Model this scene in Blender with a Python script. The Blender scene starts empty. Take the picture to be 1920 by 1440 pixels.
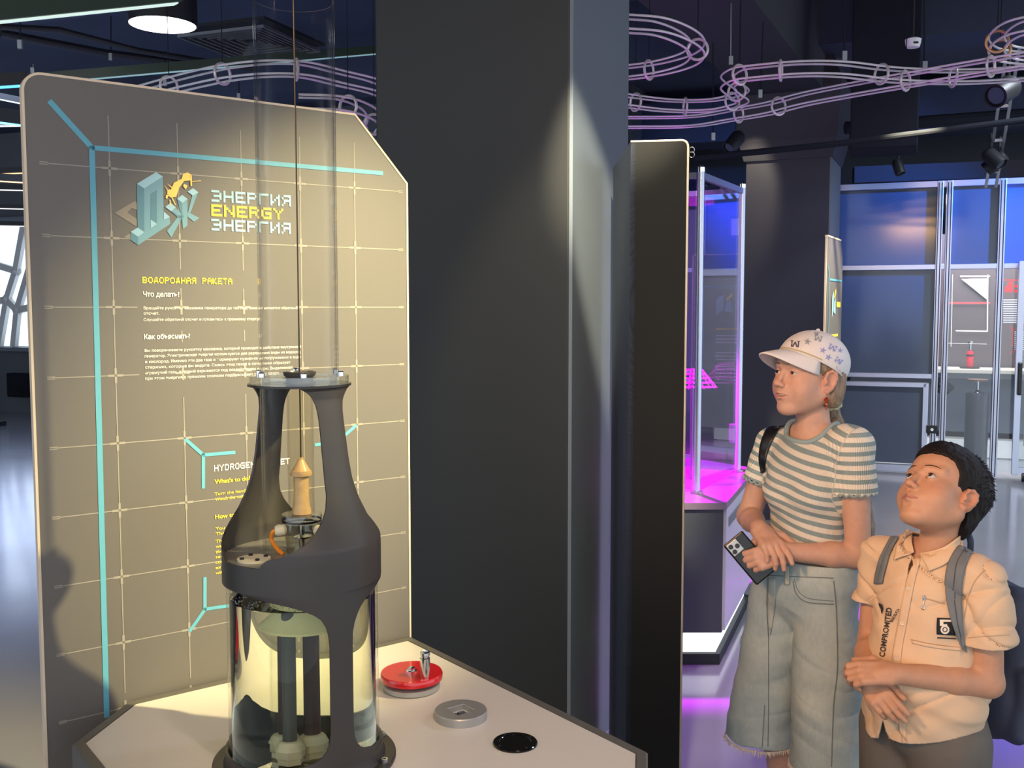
import bpy, bmesh, math, random
import numpy as np
from mathutils import Vector, Matrix
random.seed(7); np.random.seed(7)
SC = bpy.context.scene
COL = SC.collection
# ------------------------------------------------------------------ camera
F_PX = 1900.0; CAM_H = 1.6; PITCH = math.atan(144.0 / F_PX)
cam = bpy.data.cameras.new('camera'); cam.sensor_width = 36.0; cam.lens = F_PX / 1920.0 * 36.0
cam.clip_start = 0.05; cam.clip_end = 200
camo = bpy.data.objects.new('camera', cam); COL.objects.link(camo)
camo.location = (0, 0, CAM_H); camo.rotation_euler = (math.pi / 2 - PITCH, 0, 0)
SC.camera = camo
# ------------------------------------------------------------------ world, exposure
W = bpy.data.worlds.new('world'); SC.world = W; W.use_nodes = True
bg = W.node_tree.nodes['Background']; bg.inputs[0].default_value = (0.80, 0.90, 1.0, 1); bg.inputs[1].default_value = 1.9
SC.view_settings.view_transform = 'Standard'; SC.view_settings.look = 'None'
SC.view_settings.gamma = 1.0; SC.view_settings.use_curve_mapping = False
SC.view_settings.exposure = 0.0
try:
    SC.cycles.use_denoising = True; SC.cycles.use_adaptive_sampling = False
    SC.cycles.max_bounces = 10; SC.cycles.transmission_bounces = 10; SC.cycles.transparent_max_bounces = 24
    SC.cycles.diffuse_bounces = 4; SC.cycles.glossy_bounces = 4
    SC.cycles.sample_clamp_indirect = 6.0; SC.cycles.blur_glossy = 0.5
except Exception: pass
def lamp(name, kind, loc, target, energy, color, **kw):
    l = bpy.data.lights.new(name, kind); l.energy = energy; l.color = color
    for k, v in kw.items(): setattr(l, k, v)
    o = bpy.data.objects.new(name, l); COL.objects.link(o); o.location = loc
    d = Vector(target) - Vector(loc); o.rotation_euler = d.to_track_quat('-Z', 'Y').to_euler()
    return o
# exhibit spotlights of the hall, and added fill lamps
SPOT_EX = lamp('spot_exhibit', 'SPOT', (1.75, 1.50, 3.05), (-0.36, 2.40, 1.42), 1650, (1.0, 0.83, 0.42), spot_size=math.radians(29), spot_blend=1.0, shadow_soft_size=0.03)
lamp('spot_column', 'SPOT', (0.27, 1.95, 3.4), (0.25, 3.45, 1.15), 230, (1.0, 0.88, 0.58), spot_size=math.radians(31), spot_blend=0.6, shadow_soft_size=0.03)
lamp('spot_column_side', 'SPOT', (0.30, 1.90, 3.4), (0.40, 3.95, 1.45), 1000, (1.0, 0.90, 0.62), spot_size=math.radians(17), spot_blend=0.6, shadow_soft_size=0.02)
lamp('spot_table', 'SPOT', (0.5, 0.5, 3.2), (0.0, 1.95, 0.74), 125, (1.0, 0.80, 0.66), spot_size=math.radians(34), spot_blend=0.9, shadow_soft_size=0.1)
lamp('fill_visitors', 'SPOT', (-1.3, 0.9, 2.6), (1.05, 2.75, 1.05), 260, (1.0, 0.53, 0.25), spot_size=math.radians(32), spot_blend=0.8, shadow_soft_size=0.15)  # added lamp, stands in for warm light bounced off the board
lamp('fill_visitors_back', 'SPOT', (3.6, 3.6, 3.4), (1.1, 2.7, 1.0), 150, (0.66, 0.76, 1.0), spot_size=math.radians(50), spot_blend=0.8, shadow_soft_size=0.25)  # added cool fill in place of window and lab light
lamp('fill_blue_lab', 'SPOT', (5.6, 7.2, 3.5), (4.5, 9.45, 2.8), 1500, (0.03, 0.20, 1.0), spot_size=math.radians(50), spot_blend=1.0, shadow_soft_size=0.1)  # added lamp for the blue that the cabin panels reflect
lamp('wash_violet_floor', 'SPOT', (1.25, 3.95, 3.9), (1.1, 3.75, 0.0), 300, (0.50, 0.03, 0.85), spot_size=math.radians(36), spot_blend=0.7, shadow_soft_size=0.1)
lamp('hall_fill', 'SPOT', (4.2, 6.0, 4.1), (4.0, 6.6, 0.0), 520, (0.86, 0.92, 1.0), spot_size=math.radians(125), spot_blend=0.6, shadow_soft_size=0.3)  # added fill in place of daylight on the right floor
lamp('hall_fill', 'SPOT', (-4.2, 8.0, 4.1), (-4.6, 8.6, 0.0), 4200, (0.62, 0.74, 1.0), spot_size=math.radians(125), spot_blend=0.6, shadow_soft_size=0.3)  # added bluish fill, stands in for window daylight on the left floor
# ------------------------------------------------------------------ picture helpers (rays of the camera met with real planes)
def ray(u, v):
    x = (u - 960) / F_PX; y = (720 - v) / F_PX
    cp, sp = math.cos(PITCH), math.sin(PITCH)
    return Vector((x, cp + y * sp, y * cp - sp))
CAMP = Vector((0, 0, CAM_H))
def at(u, v, Y):
    d = ray(u, v); return CAMP + d * (Y / d.y)
def onz(u, v, z):
    d = ray(u, v); return CAMP + d * ((z - CAM_H) / d.z)
def onplane(u, v, p0, n):
    d = ray(u, v); return CAMP + d * ((Vector(p0) - CAMP).dot(n) / d.dot(n))
def lin(c):
    return c / 12.92 if c <= 0.04045 else ((c + 0.055) / 1.055) ** 2.4
def rgb(r, g, b): return (lin(r / 255), lin(g / 255), lin(b / 255))
# ------------------------------------------------------------------ materials
MATS = {}
def mat(name, color, rough=0.5, metal=0.0, var=0.06, scale=40.0, bump=0.0, emit=None, estr=0.0, spec=0.5, coat=0.0, sss=0.0, bscale=None):
    if name in MATS: return MATS[name]
    m = bpy.data.materials.new(name); m.use_nodes = True; nt = m.node_tree; N = nt.nodes; L = nt.links
    b = N['Principled BSDF']
    b.inputs['Roughness'].default_value = rough; b.inputs['Metallic'].default_value = metal
    b.inputs['Specular IOR Level'].default_value = spec; b.inputs['Coat Weight'].default_value = coat
    if sss:
        b.inputs['Subsurface Weight'].default_value = sss
        b.inputs['Subsurface Radius'].default_value = (0.010, 0.004, 0.002); b.inputs['Subsurface Scale'].default_value = 0.6
    tc = N.new('ShaderNodeTexCoord'); nz = N.new('ShaderNodeTexNoise'); nz.inputs['Scale'].default_value = scale; nz.inputs['Detail'].default_value = 4
    L.new(tc.outputs['Object'], nz.inputs['Vector'])
    mx = N.new('ShaderNodeMix'); mx.data_type = 'RGBA'
    c0 = [max(0, c * (1 - var)) for c in color]; c1 = [min(1, c * (1 + var)) for c in color]
    mx.inputs['A'].default_value = (*c0, 1); mx.inputs['B'].default_value = (*c1, 1)
    L.new(nz.outputs['Fac'], mx.inputs['Factor']); L.new(mx.outputs['Result'], b.inputs['Base Color'])
    if bump:
        nb = N.new('ShaderNodeTexNoise'); nb.inputs['Scale'].default_value = bscale or scale * 4; nb.inputs['Detail'].default_value = 3
        L.new(tc.outputs['Object'], nb.inputs['Vector'])
        bp = N.new('ShaderNodeBump'); bp.inputs['Strength'].default_value = bump; bp.inputs['Distance'].default_value = 0.01
        L.new(nb.outputs['Fac'], bp.inputs['Height']); L.new(bp.outputs['Normal'], b.inputs['Normal'])
    if emit:
        b.inputs['Emission Color'].default_value = (*emit, 1); b.inputs['Emission Strength'].default_value = estr
    MATS[name] = m; return m
def thin_glass(name, tint=(0.97, 0.98, 1.0), rough=0.0, ior=1.45, boost=0.0, f0=1.0):
    if name in MATS: return MATS[name]
    m = bpy.data.materials.new(name); m.use_nodes = True; nt = m.node_tree; N = nt.nodes; L = nt.links
    N.remove(N['Principled BSDF']); out = N['Material Output']
    t = N.new('ShaderNodeBsdfTransparent'); t.inputs[0].default_value = (*tint, 1)
    g = N.new('ShaderNodeBsdfGlossy'); g.inputs['Roughness'].default_value = rough
    fr = N.new('ShaderNodeLayerWeight'); fr.inputs['Blend'].default_value = 0.5
    pw = N.new('ShaderNodeMath'); pw.operation = 'POWER'; pw.inputs[1].default_value = 4.0
    ml = N.new('ShaderNodeMath'); ml.operation = 'MULTIPLY'; ml.inputs[1].default_value = min(0.9, (ior - 1.0) * 1.6)
    ad = N.new('ShaderNodeMath'); ad.operation = 'ADD'; ad.inputs[1].default_value = boost + f0 * ((ior - 1) / (ior + 1)) ** 2; ad.use_clamp = True
    mx = N.new('ShaderNodeMixShader')
    L.new(fr.outputs['Facing'], pw.inputs[0]); L.new(pw.outputs[0], ml.inputs[0]); L.new(ml.outputs[0], ad.inputs[0]); L.new(ad.outputs[0], mx.inputs[0]); L.new(t.outputs[0], mx.inputs[1]); L.new(g.outputs[0], mx.inputs[2])
    L.new(mx.outputs[0], out.inputs['Surface']); MATS[name] = m; return m
def full_glass(name, color=(1, 1, 1), ior=1.33, rough=0.0):
    if name in MATS: return MATS[name]
    m = bpy.data.materials.new(name); m.use_nodes = True; b = m.node_tree.nodes['Principled BSDF']
    b.inputs['Base Color'].default_value = (*color, 1); b.inputs['Transmission Weight'].default_value = 1.0
    b.inputs['IOR'].default_value = ior; b.inputs['Roughness'].default_value = rough; MATS[name] = m; return m
def attr_mat(name, attr='Col', rough=0.6, sss=0.0, bump=0.0, bscale=300, spec=0.4, sheen=0.0, sep=None):
    """colour stored on the mesh (print, weave, skin tone), fine relief from noise"""
    if name in MATS: return MATS[name]
    m = bpy.data.materials.new(name); m.use_nodes = True; nt = m.node_tree; N = nt.nodes; L = nt.links; b = N['Principled BSDF']
    b.inputs['Roughness'].default_value = rough; b.inputs['Specular IOR Level'].default_value = spec
    b.inputs['Sheen Weight'].default_value = sheen
    a = N.new('ShaderNodeAttribute'); a.attribute_name = attr
    tc = N.new('ShaderNodeTexCoord'); nz = N.new('ShaderNodeTexNoise'); nz.inputs['Scale'].default_value = 60
    L.new(tc.outputs['Object'], nz.inputs['Vector'])
    mr = N.new('ShaderNodeMapRange'); mr.inputs['To Min'].default_value = 0.9; mr.inputs['To Max'].default_value = 1.1
    L.new(nz.outputs['Fac'], mr.inputs['Value'])
    vm = N.new('ShaderNodeVectorMath'); vm.operation = 'SCALE'
    L.new(a.outputs['Color'], vm.inputs[0]); L.new(mr.outputs[0], vm.inputs['Scale']); L.new(vm.outputs[0], b.inputs['Base Color'])
    if sss:
        b.inputs['Subsurface Weight'].default_value = sss; b.inputs['Subsurface Radius'].default_value = (0.010, 0.004, 0.002); b.inputs['Subsurface Scale'].default_value = 0.6
    if bump:
        nb = N.new('ShaderNodeTexNoise'); nb.inputs['Scale'].default_value = bscale
        L.new(tc.outputs['Object'], nb.inputs['Vector'])
        bp = N.new('ShaderNodeBump'); bp.inputs['Strength'].default_value = bump; bp.inputs['Distance'].default_value = 0.004
        L.new(nb.outputs['Fac'], bp.inputs['Height']); L.new(bp.outputs['Normal'], b.inputs['Normal'])
    MATS[name] = m; return m
# ------------------------------------------------------------------ mesh builder
ORG = {}
def V(*a): return Vector(a[0]) if len(a) == 1 else Vector(a)
def frame(d):
    d = V(d).normalized(); a = Vector((0, 0, 1)) if abs(d.z) < 0.9 else Vector((1, 0, 0))
    x = a.cross(d).normalized(); return x, d.cross(x), d
class MB:
    def __init__(s): s.v = []; s.f = []
    def add(s, vs, fs):
        o = len(s.v); s.v += [tuple(p) for p in vs]; s.f += [tuple(i + o for i in f) for f in fs]; return s
    def obox(s, c, ax, ay, az):
        c = V(c); ax = V(ax); ay = V(ay); az = V(az)
        vs = [c + ax * i + ay * j + az * k for k in (-1, 1) for j in (-1, 1) for i in (-1, 1)]
        if ax.cross(ay).dot(az) < 0: vs = [vs[i] for i in (1, 0, 3, 2, 5, 4, 7, 6)]
        return s.add(vs, [(0, 2, 3, 1), (4, 5, 7, 6), (0, 1, 5, 4), (2, 6, 7, 3), (0, 4, 6, 2), (1, 3, 7, 5)])
    def box(s, c, sx, sy, sz, rz=0.0):
        ca, sa = math.cos(rz), math.sin(rz)
        return s.obox(c, (ca * sx / 2, sa * sx / 2, 0), (-sa * sy / 2, ca * sy / 2, 0), (0, 0, sz / 2))
    def bar(s, p0, p1, w, h, up=(0, 0, 1)):
        p0 = V(p0); p1 = V(p1); d = p1 - p0; x = V(up).cross(d)
        if x.length < 1e-6: x = Vector((1, 0, 0)).cross(d)
        x.normalize(); y = d.normalized().cross(x)
        return s.obox((p0 + p1) / 2, d / 2, x * w / 2, y * h / 2)
    def prism(s, pts, ext):
        n = len(pts); ext = V(ext); a = [V(p) for p in pts]; b = [p + ext for p in a]
        return s.add(a + b, [tuple(range(n))[::-1], tuple(range(n, 2 * n))] + [(i, (i + 1) % n, n + (i + 1) % n, n + i) for i in range(n)])
    def poly(s, pts): return s.add(pts, [tuple(range(len(pts)))])
    def lathe(s, prof, c=(0, 0, 0), n=32, axis=(0, 0, 1), cap=True):
        c = V(c); x, y, d = frame(axis); m = len(prof); vs = []
        for r, z in prof:
            for k in range(n):
                a = 2 * math.pi * k / n; vs.append(c + x * (r * math.cos(a)) + y * (r * math.sin(a)) + d * z)
        fs = [(i * n + k, i * n + (k + 1) % n, (i + 1) * n + (k + 1) % n, (i + 1) * n + k) for i in range(m - 1) for k in range(n)]
        if cap:
            if prof[0][0] > 1e-6: fs.append(tuple(range(n))[::-1])
            if prof[-1][0] > 1e-6: fs.append(tuple(range((m - 1) * n, m * n)))
        return s.add(vs, fs)
    def cyl(s, p0, p1, r0, r1=None, n=20):
        p0 = V(p0); p1 = V(p1); return s.lathe([(r0, 0), (r0 if r1 is None else r1, (p1 - p0).length)], p0, n, p1 - p0)
    def tube(s, pts, r, n=8, closed=False, rs=None):
        pts = [V(p) for p in pts]; m = len(pts); vs = []; x = None
        for i in range(m):
            a = pts[i - 1] if (i or closed) else pts[0]; b = pts[(i + 1) % m] if (i < m - 1 or closed) else pts[-1]
            d = (b - a).normalized()
            if x is None: x = frame(d)[0]
            x = (x - d * x.dot(d)).normalized(); y = d.cross(x); rr = rs[i] if rs else r
            vs += [pts[i] + x * (rr * math.cos(2 * math.pi * k / n)) + y * (rr * math.sin(2 * math.pi * k / n)) for k in range(n)]
        fs = [(i * n + k, i * n + (k + 1) % n, (i + 1) % m * n + (k + 1) % n, (i + 1) % m * n + k) for i in range(m if closed else m - 1) for k in range(n)]
        if not closed: fs += [tuple(range(n))[::-1], tuple(range((m - 1) * n, m * n))]
        return s.add(vs, fs)
    def torus(s, c, axis, R, r, n=32, k=8):
        x, y, d = frame(axis); c = V(c)
        return s.tube([c + x * (R * math.cos(2 * math.pi * i / n)) + y * (R * math.sin(2 * math.pi * i / n)) for i in range(n)], r, k, True)
    def ball(s, c, r, n=16, sc=(1, 1, 1)):
        c = V(c); m = n // 2; vs = []; fs = []
        for i in range(m + 1):
            t = math.pi * i / m
            for k in range(n):
                a = 2 * math.pi * k / n
                vs.append(c + Vector((r * sc[0] * math.sin(t) * math.cos(a), r * sc[1] * math.sin(t) * math.sin(a), -r * sc[2] * math.cos(t))))
        fs = [(i * n + k, i * n + (k + 1) % n, (i + 1) * n + (k + 1) % n, (i + 1) * n + k) for i in range(m) for k in range(n)]
        return s.add(vs, fs)
    def build(s, name, m, parent=None, smooth=True, bevel=0.0, ang=35):
        o = Vector(ORG.get(parent.name, (0, 0, 0))) if parent else Vector((0, 0, 0))
        me = bpy.data.meshes.new(name)
        if parent is None:                     # a thing of one mesh: origin at its base centre
            a = np.array(s.v); o = Vector(((a[:, 0].min() + a[:, 0].max()) / 2, (a[:, 1].min() + a[:, 1].max()) / 2, a[:, 2].min()))
        me.from_pydata([(p[0] - o.x, p[1] - o.y, p[2] - o.z) for p in s.v], [], s.f)
        bm = bmesh.new(); bm.from_mesh(me); bmesh.ops.remove_doubles(bm, verts=bm.verts, dist=1e-6); bmesh.ops.recalc_face_normals(bm, faces=bm.faces); bm.to_mesh(me); bm.free()
        me.materials.append(m)
        ob = bpy.data.objects.new(name, me); COL.objects.link(ob)
        if parent: ob.parent = parent
        else: ob.location = o
        ORG[ob.name] = tuple(o)
        if smooth:
            me.shade_smooth(); me.set_sharp_from_angle(angle=math.radians(ang))
        if bevel:
            md = ob.modifiers.new('bevel', 'BEVEL'); md.width = bevel; md.segments = 2; md.limit_method = 'ANGLE'
        return ob
def tag(o, label, cat=None, group=None, kind=None):
    if label: o['label'] = label
    if cat: o['category'] = cat
    if group: o['group'] = group
    if kind: o['kind'] = kind
    return o
def thing(name, loc, label, cat, group=None):
    o = bpy.data.objects.new(name, None); COL.objects.link(o); o.location = loc; o.empty_display_size = 0.1
    ORG[o.name] = tuple(loc); return tag(o, label, cat, group)
def struct(name, mb, m, label=None, **kw):
    o = mb.build(name, m, None, **kw); o['kind'] = 'structure'; o['label'] = label or name.replace('_', ' '); return o
def copy_tree(o, parent=None, shift=None):
    c = o.copy(); COL.objects.link(c); c.parent = parent; ORG[c.name] = ORG[o.name]
    if shift is not None: c.location = Vector(o.location) + V(shift)
    for ch in list(o.children): copy_tree(ch, c)
    return c
def spline(pts, n=8):
    """Catmull-Rom through the points"""
    p = [V(q) for q in pts]; p = [p[0] * 2 - p[1]] + p + [p[-1] * 2 - p[-2]]; out = []
    for i in range(1, len(p) - 2):
        for k in range(n):
            t = k / n; a, b, c, d = p[i - 1], p[i], p[i + 1], p[i + 2]
            out.append(0.5 * ((2 * b) + (c - a) * t + (2 * a - 5 * b + 4 * c - d) * t * t + (3 * b - a - 3 * c + d) * t ** 3))
    out.append(p[-2]); return out
def interp(x, xs, ys): return float(np.interp(x, xs, ys))
def text_geo(body, spacing=1.0, bold=0.0):
    """outline of a line of lettering with the built-in font: 2-D verts in font units and faces"""
    cu = bpy.data.curves.new('lettering', 'FONT'); cu.body = body; cu.size = 1.0; cu.space_character = spacing; cu.offset = bold; cu.resolution_u = 3; cu.fill_mode = 'FRONT'
    ob = bpy.data.objects.new('lettering', cu); COL.objects.link(ob)
    dg = bpy.context.evaluated_depsgraph_get(); me = bpy.data.meshes.new_from_object(ob.evaluated_get(dg))
    vs = [tuple(v.co) for v in me.vertices]; fs = [tuple(p.vertices) for p in me.polygons]
    bpy.data.objects.remove(ob); bpy.data.curves.remove(cu); bpy.data.meshes.remove(me)
    return vs, fs
class Sheet:
    """a flat printed face: origin o, unit axes x (right) and y (up), normal n towards the reader"""
    def __init__(s, o, x, y, n, lift=0.0006): s.o = V(o); s.x = V(x); s.y = V(y); s.n = V(n); s.lift = lift
    def uv(s, u, v):
        p = onplane(u, v, s.o, s.n) - s.o; return (p.dot(s.x), p.dot(s.y))
    def p(s, a, b, k=1.0): return s.o + s.x * a + s.y * b + s.n * (s.lift * k)
    def rect(s, mb, a0, b0, a1, b1, k=1.0):
        mb.add([s.p(a0, b0, k), s.p(a1, b0, k), s.p(a1, b1, k), s.p(a0, b1, k)], [(0, 1, 2, 3)])
    def line(s, mb, q0, q1, w, k=1.0):
        a = Vector((q0[0], q0[1])); b = Vector((q1[0], q1[1])); d = (b - a).normalized(); nn = Vector((-d.y, d.x)) * (w / 2)
        mb.add([s.p(*(a + nn), k), s.p(*(a - nn), k), s.p(*(b - nn), k), s.p(*(b + nn), k)], [(0, 1, 2, 3)])
    def poly(s, mb, qs, k=1.0): mb.add([s.p(q[0], q[1], k) for q in qs], [tuple(range(len(qs)))])
    def text(s, mb, body, a, b, width, height, k=1.0, spacing=1.0, bold=0.0):
        vs, fs = text_geo(body, spacing, bold)
        if not vs: return
        x0 = min(v[0] for v in vs); x1 = max(v[0] for v in vs)
        sx = width / (x1 - x0) if width else height / 0.73; sy = height / 0.73
        mb.add([s.p(a + (v[0] - x0) * sx, b + v[1] * sy, k) for v in vs], fs)
    def pixels(s, mb, rows, a, b, cw, ch, k=1.0):
        n = len(rows)
        for i, r in enumerate(rows):
            j = 0
            while j < len(r):
                if r[j] == '#':
                    e = j
                    while e < len(r) and r[e] == '#': e += 1
                    s.rect(mb, a + j * cw, b + (n - 1 - i) * ch, a + e * cw, b + (n - i) * ch, k); j = e
                else: j += 1
PIX = {'Э': ['####.', '....#', '.####', '....#', '####.'], 'Н': ['#...#', '#...#', '#####', '#...#', '#...#'], 'Е': ['#####', '#....', '####.', '#....', '#####'],
       'Р': ['####.', '#...#', '####.', '#....', '#....'], 'Г': ['#####', '#....', '#....', '#....', '#....'], 'И': ['#...#', '#..##', '#.#.#', '##..#', '#...#'],
       'Я': ['.####', '#...#', '.####', '.#..#', '#...#'], 'E': ['#####', '#....', '####.', '#....', '#####'], 'N': ['#...#', '##..#', '#.#.#', '#..##', '#...#'],
       'R': ['####.', '#...#', '####.', '#..#.', '#...#'], 'G': ['.####', '#....', '#.###', '#...#', '.####'], 'Y': ['#...#', '.#.#.', '..#..', '..#..', '..#..'],
       'В': ['####.', '#...#', '####.', '#...#', '####.'], 'О': ['.###.', '#...#', '#...#', '#...#', '.###.'], 'Д': ['..##.', '.#.#.', '.#.#.', '#####', '#...#'],
       'Р2': [], 'А': ['.###.', '#...#', '#####', '#...#', '#...#'], 'К': ['#..#.', '#.#..', '##...', '#.#..', '#..##'], 'Т': ['#####', '..#..', '..#..', '..#..', '..#..'],
       'H': ['#...#', '#...#', '#####', '#...#', '#...#'], 'D': ['####.', '#...#', '#...#', '#...#', '####.'], 'O': ['.###.', '#...#', '#...#', '#...#', '.###.'],
       'C': ['.####', '#....', '#....', '#....', '.####'], 'K': ['#..#.', '#.#..', '##...', '#.#..', '#..##'], 'T': ['#####', '..#..', '..#..', '..#..', '..#..'], ' ': ['.....'] * 5}
def pix_rows(t):
    return ['.'.join(PIX[c][i] for c in t) for i in range(5)]
# ================================================================== THE SETTING
ROT = math.radians(-21); E1 = Vector((math.cos(ROT), math.sin(ROT), 0)); E2 = Vector((-math.sin(ROT), math.cos(ROT), 0)); UP = Vector((0, 0, 1))
def RM(a, b, z=0.0): return E1 * a + E2 * b + UP * z
m_floor = mat('floor_resin', rgb(146, 148, 158), 0.13, var=0.10, scale=3.0, bump=0.02, bscale=8, spec=0.6)
m_ceil = mat('ceiling_paint', rgb(52, 60, 82), 0.85, var=0.25, scale=1.5)
m_wall = mat('wall_paint', rgb(92, 96, 104), 0.8, var=0.08, scale=2)
m_colb = mat('column_black', rgb(33, 33, 33), 0.55, var=0.10, scale=4, bump=0.02)
m_colg = mat('column_grey', rgb(104, 112, 122), 0.6, var=0.08, scale=4)
m_col2 = mat('column_navy', rgb(48, 48, 62), 0.6, var=0.1, scale=4)
m_beam = mat('beam_paint', rgb(52, 52, 62), 0.7, var=0.1, scale=3)
m_dark = mat('dark_metal', rgb(34, 36, 42), 0.5, 0.3)
m_duct = mat('duct_paint', rgb(30, 33, 42), 0.9, 0.0, spec=0.15)
m_alu = mat('aluminium_profile', rgb(196, 202, 220), 0.32, 0.85, var=0.04)
m_whitep = mat('white_plastic', rgb(225, 226, 228), 0.4)
m_blackp = mat('black_plastic', rgb(18, 18, 20), 0.35)
m_chrome = mat('chrome', rgb(215, 215, 215), 0.12, 1.0, var=0.03)
m_steel = mat('steel', rgb(170, 172, 176), 0.3, 0.9, var=0.05)
g_clear = thin_glass('clear_pane', (0.93, 0.96, 0.97), 0.0, 1.45, 0.02)
g_tube = thin_glass('acrylic_tube', (0.97, 0.97, 0.975), 0.0, 1.56, 0.0, 0.0)

# far wall with the bright lattice windows on the left
wp = onz(25, 772, 0.0); a0 = wp.dot(E1); bw = wp.dot(E2)
wm = MB()
zs, zt = 1.0, 2.85
wa0, wa1 = a0 - 6.0, a0 + 0.95
WX = -3.0
wm.box(RM((wa0 + WX) / 2, bw + 0.1, zs / 2), WX - wa0, 0.2, zs, ROT)
wm.box(RM((wa0 + WX) / 2, bw + 0.1, (zt + 4.2) / 2), WX - wa0, 0.2, 4.2 - zt, ROT)
wm.box(RM((wa1 + WX) / 2, bw + 0.1, (zs + zt) / 2), WX - wa1, 0.2, zt - zs, ROT)
struct('wall_far', wm, m_wall, 'far grey wall under the bright windows', smooth=False)
struct('wall_side', MB().box(RM(wa0 - 0.1, bw - 9, 2.1), 0.2, 18, 4.2, ROT), m_wall, 'side wall of the hall', smooth=False)
struct('wall_rear', MB().box(RM((WX + 11) / 2, bw + 3.1, 2.1), 11 - WX, 0.2, 4.2, ROT).box(RM(WX - 0.1, bw + 1.6, 2.1), 0.2, 3.2, 4.2, ROT), mat('rear_wall_paint', rgb(58, 62, 70), 0.8), 'dark rear wall behind the lab cabin', smooth=False)
oL = [RM(wa0 - 0.2, -4.0), RM(9.0, -4.0), RM(9.0, bw + 3.2), RM(WX - 0.2, bw + 3.2), RM(WX - 0.2, bw + 0.2), RM(wa0 - 0.2, bw + 0.2)]
struct('floor', MB().prism([p - UP * 0.1 for p in oL], (0, 0, 0.1)), m_floor, 'smooth grey resin floor of the exhibition hall', smooth=False)
struct('ceiling', MB().prism([p + UP * 4.2 for p in oL], (0, 0, 0.1)), m_ceil, 'dark painted concrete ceiling of the hall', smooth=False)
m_frame = mat('window_frame_grey', rgb(120, 128, 140), 0.4)
w1 = struct('window_1', MB().box(RM((wa0 + wa1) / 2, bw - 0.06, zs - 0.03), wa1 - wa0, 0.32, 0.06, ROT), m_frame, 'bright window with curved white lattice on the far left', smooth=False)
lat = MB(); b_ = bw + 0.06
for i in range(-1, 4):
    ox = a0 - 2.2 + i * 1.15
    for (x0, z0, x1, z1) in ((0, 1.55, .35, 2.35), (.35, 2.35, 1.15, 2.15), (.35, 2.35, .25, 2.85), (0, 1.55, -.1, 1.0), (0, 1.55, .95, 1.72), (.95, 1.72, 1.15, 2.15), (.95, 1.72, .75, 1.0), (1.15, 2.15, 1.35, 2.85), (.95, 1.72, 1.15, 1.55)):
        lat.bar(RM(ox + x0, b_, z0), RM(ox + x1, b_, z1), 0.10, 0.07, E2)
        lat.ball(RM(ox + x0, b_, z0), 0.085, 10, (1, 0.6, 1))
lo = lat.build('window_lattice', m_whitep, w1)
pn = MB().box(RM((wa0 + wa1) / 2, bw + 0.14, (zs + zt) / 2), wa1 - wa0, 0.012, zt - zs, ROT).build('window_pane', g_clear, w1, smooth=False)
MB().box(RM((wa0 + wa1) / 2, bw + 0.0, zt + 0.05), wa1 - wa0, 0.16, 0.1, ROT).build('window_head', m_frame, w1, smooth=False)
# window blinds boxes, radiator cabinet below the window
rad = thing('heater_box', onz(38, 745, 0.18), 'small dark heater box on the wall below the bright window', 'heater')
hb = onplane(38, 722, RM(a0, bw - 0.08, 0), E2)
MB().box(hb, 0.42, 0.12, 0.36, ROT).build('housing', m_duct, rad, smooth=False, bevel=0.01)
for k in range(7): MB().box(hb + E1 * (-0.16 + k * 0.053) - E2 * 0.062 - UP * 0.10, 0.03, 0.006, 0.10, ROT).build('grille_slot', m_blackp, rad, smooth=False)
pp = onz(-6, 800, 0)
pil = thing('partition_screen', pp, 'tall dark screen at the far left picture edge', 'screen')
MB().box(pp + UP * 1.1 - E1 * 0.24, 0.5, 0.08, 2.2, ROT).build('panel', m_dark, pil, smooth=False)
MB().box(pp + UP * 0.03 - E1 * 0.24, 0.5, 0.3, 0.06, ROT).build('foot', m_dark, pil, smooth=False)

# big column beside the rocket board
cx = at(1066, 576, 3.3); S1 = 0.70
c1 = thing('column', (cx - E1 * S1 / 2 + E2 * S1 / 2)[:2] + (0.0,), 'massive square column painted black and grey right of the rocket board', 'column'); c1['kind'] = 'structure'
cc = Vector((cx.x, cx.y, 0)) - E1 * S1 / 2 + E2 * S1 / 2
MB().box(cc + UP * 2.1, S1, S1, 4.2, ROT).build('shaft', m_colb, c1, smooth=False, bevel=0.006)
MB().box(cc + E1 * (S1 / 2 + 0.006) + UP * 2.1 , 0.012, S1 - 0.002, 4.2, ROT).build('side_cladding', m_colg, c1, smooth=False)
# far column with its flared capital and the beam that runs towards the visitor
c2p = at(1550, 576, 8.65); R2 = math.radians(-24); f1 = Vector((math.cos(R2), math.sin(R2), 0)); f2 = Vector((-math.sin(R2), math.cos(R2), 0)); S2 = 0.70
cc2 = Vector((c2p.x, c2p.y, 0)) - f1 * S2 / 2 + f2 * S2 / 2
c2 = thing('column', tuple(cc2), 'dark navy column with a flared top behind the girl', 'column'); c2['kind'] = 'structure'
MB().box(cc2 + UP * 1.45, S2, S2, 2.9, R2).build('shaft', m_col2, c2, smooth=False)
MB().box(cc2 + f1 * (S2 / 2 + 0.006) + UP * 1.45, 0.012, S2, 2.9, R2).build('side_cladding', m_colg, c2, smooth=False)
cap = MB(); lv = []
for (h, z) in ((S2 / 2 + 0.02, 2.86), (S2 / 2 + 0.06, 3.02), (S2 / 2 + 0.09, 3.5), (S2 / 2 + 0.0, 3.75), (S2 / 2, 4.2)):
    lv.append([cc2 + f1 * (h * i) + f2 * (h * j) + UP * z for i, j in ((-1, -1), (1, -1), (1, 1), (-1, 1))])
vs = [p for q in lv for p in q]
cap.add(vs, [(0, 3, 2, 1)] + [(4 * r + k, 4 * r + (k + 1) % 4, 4 * r + 4 + (k + 1) % 4, 4 * r + 4 + k) for r in range(4) for k in range(4)] + [(16, 17, 18, 19)])
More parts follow.
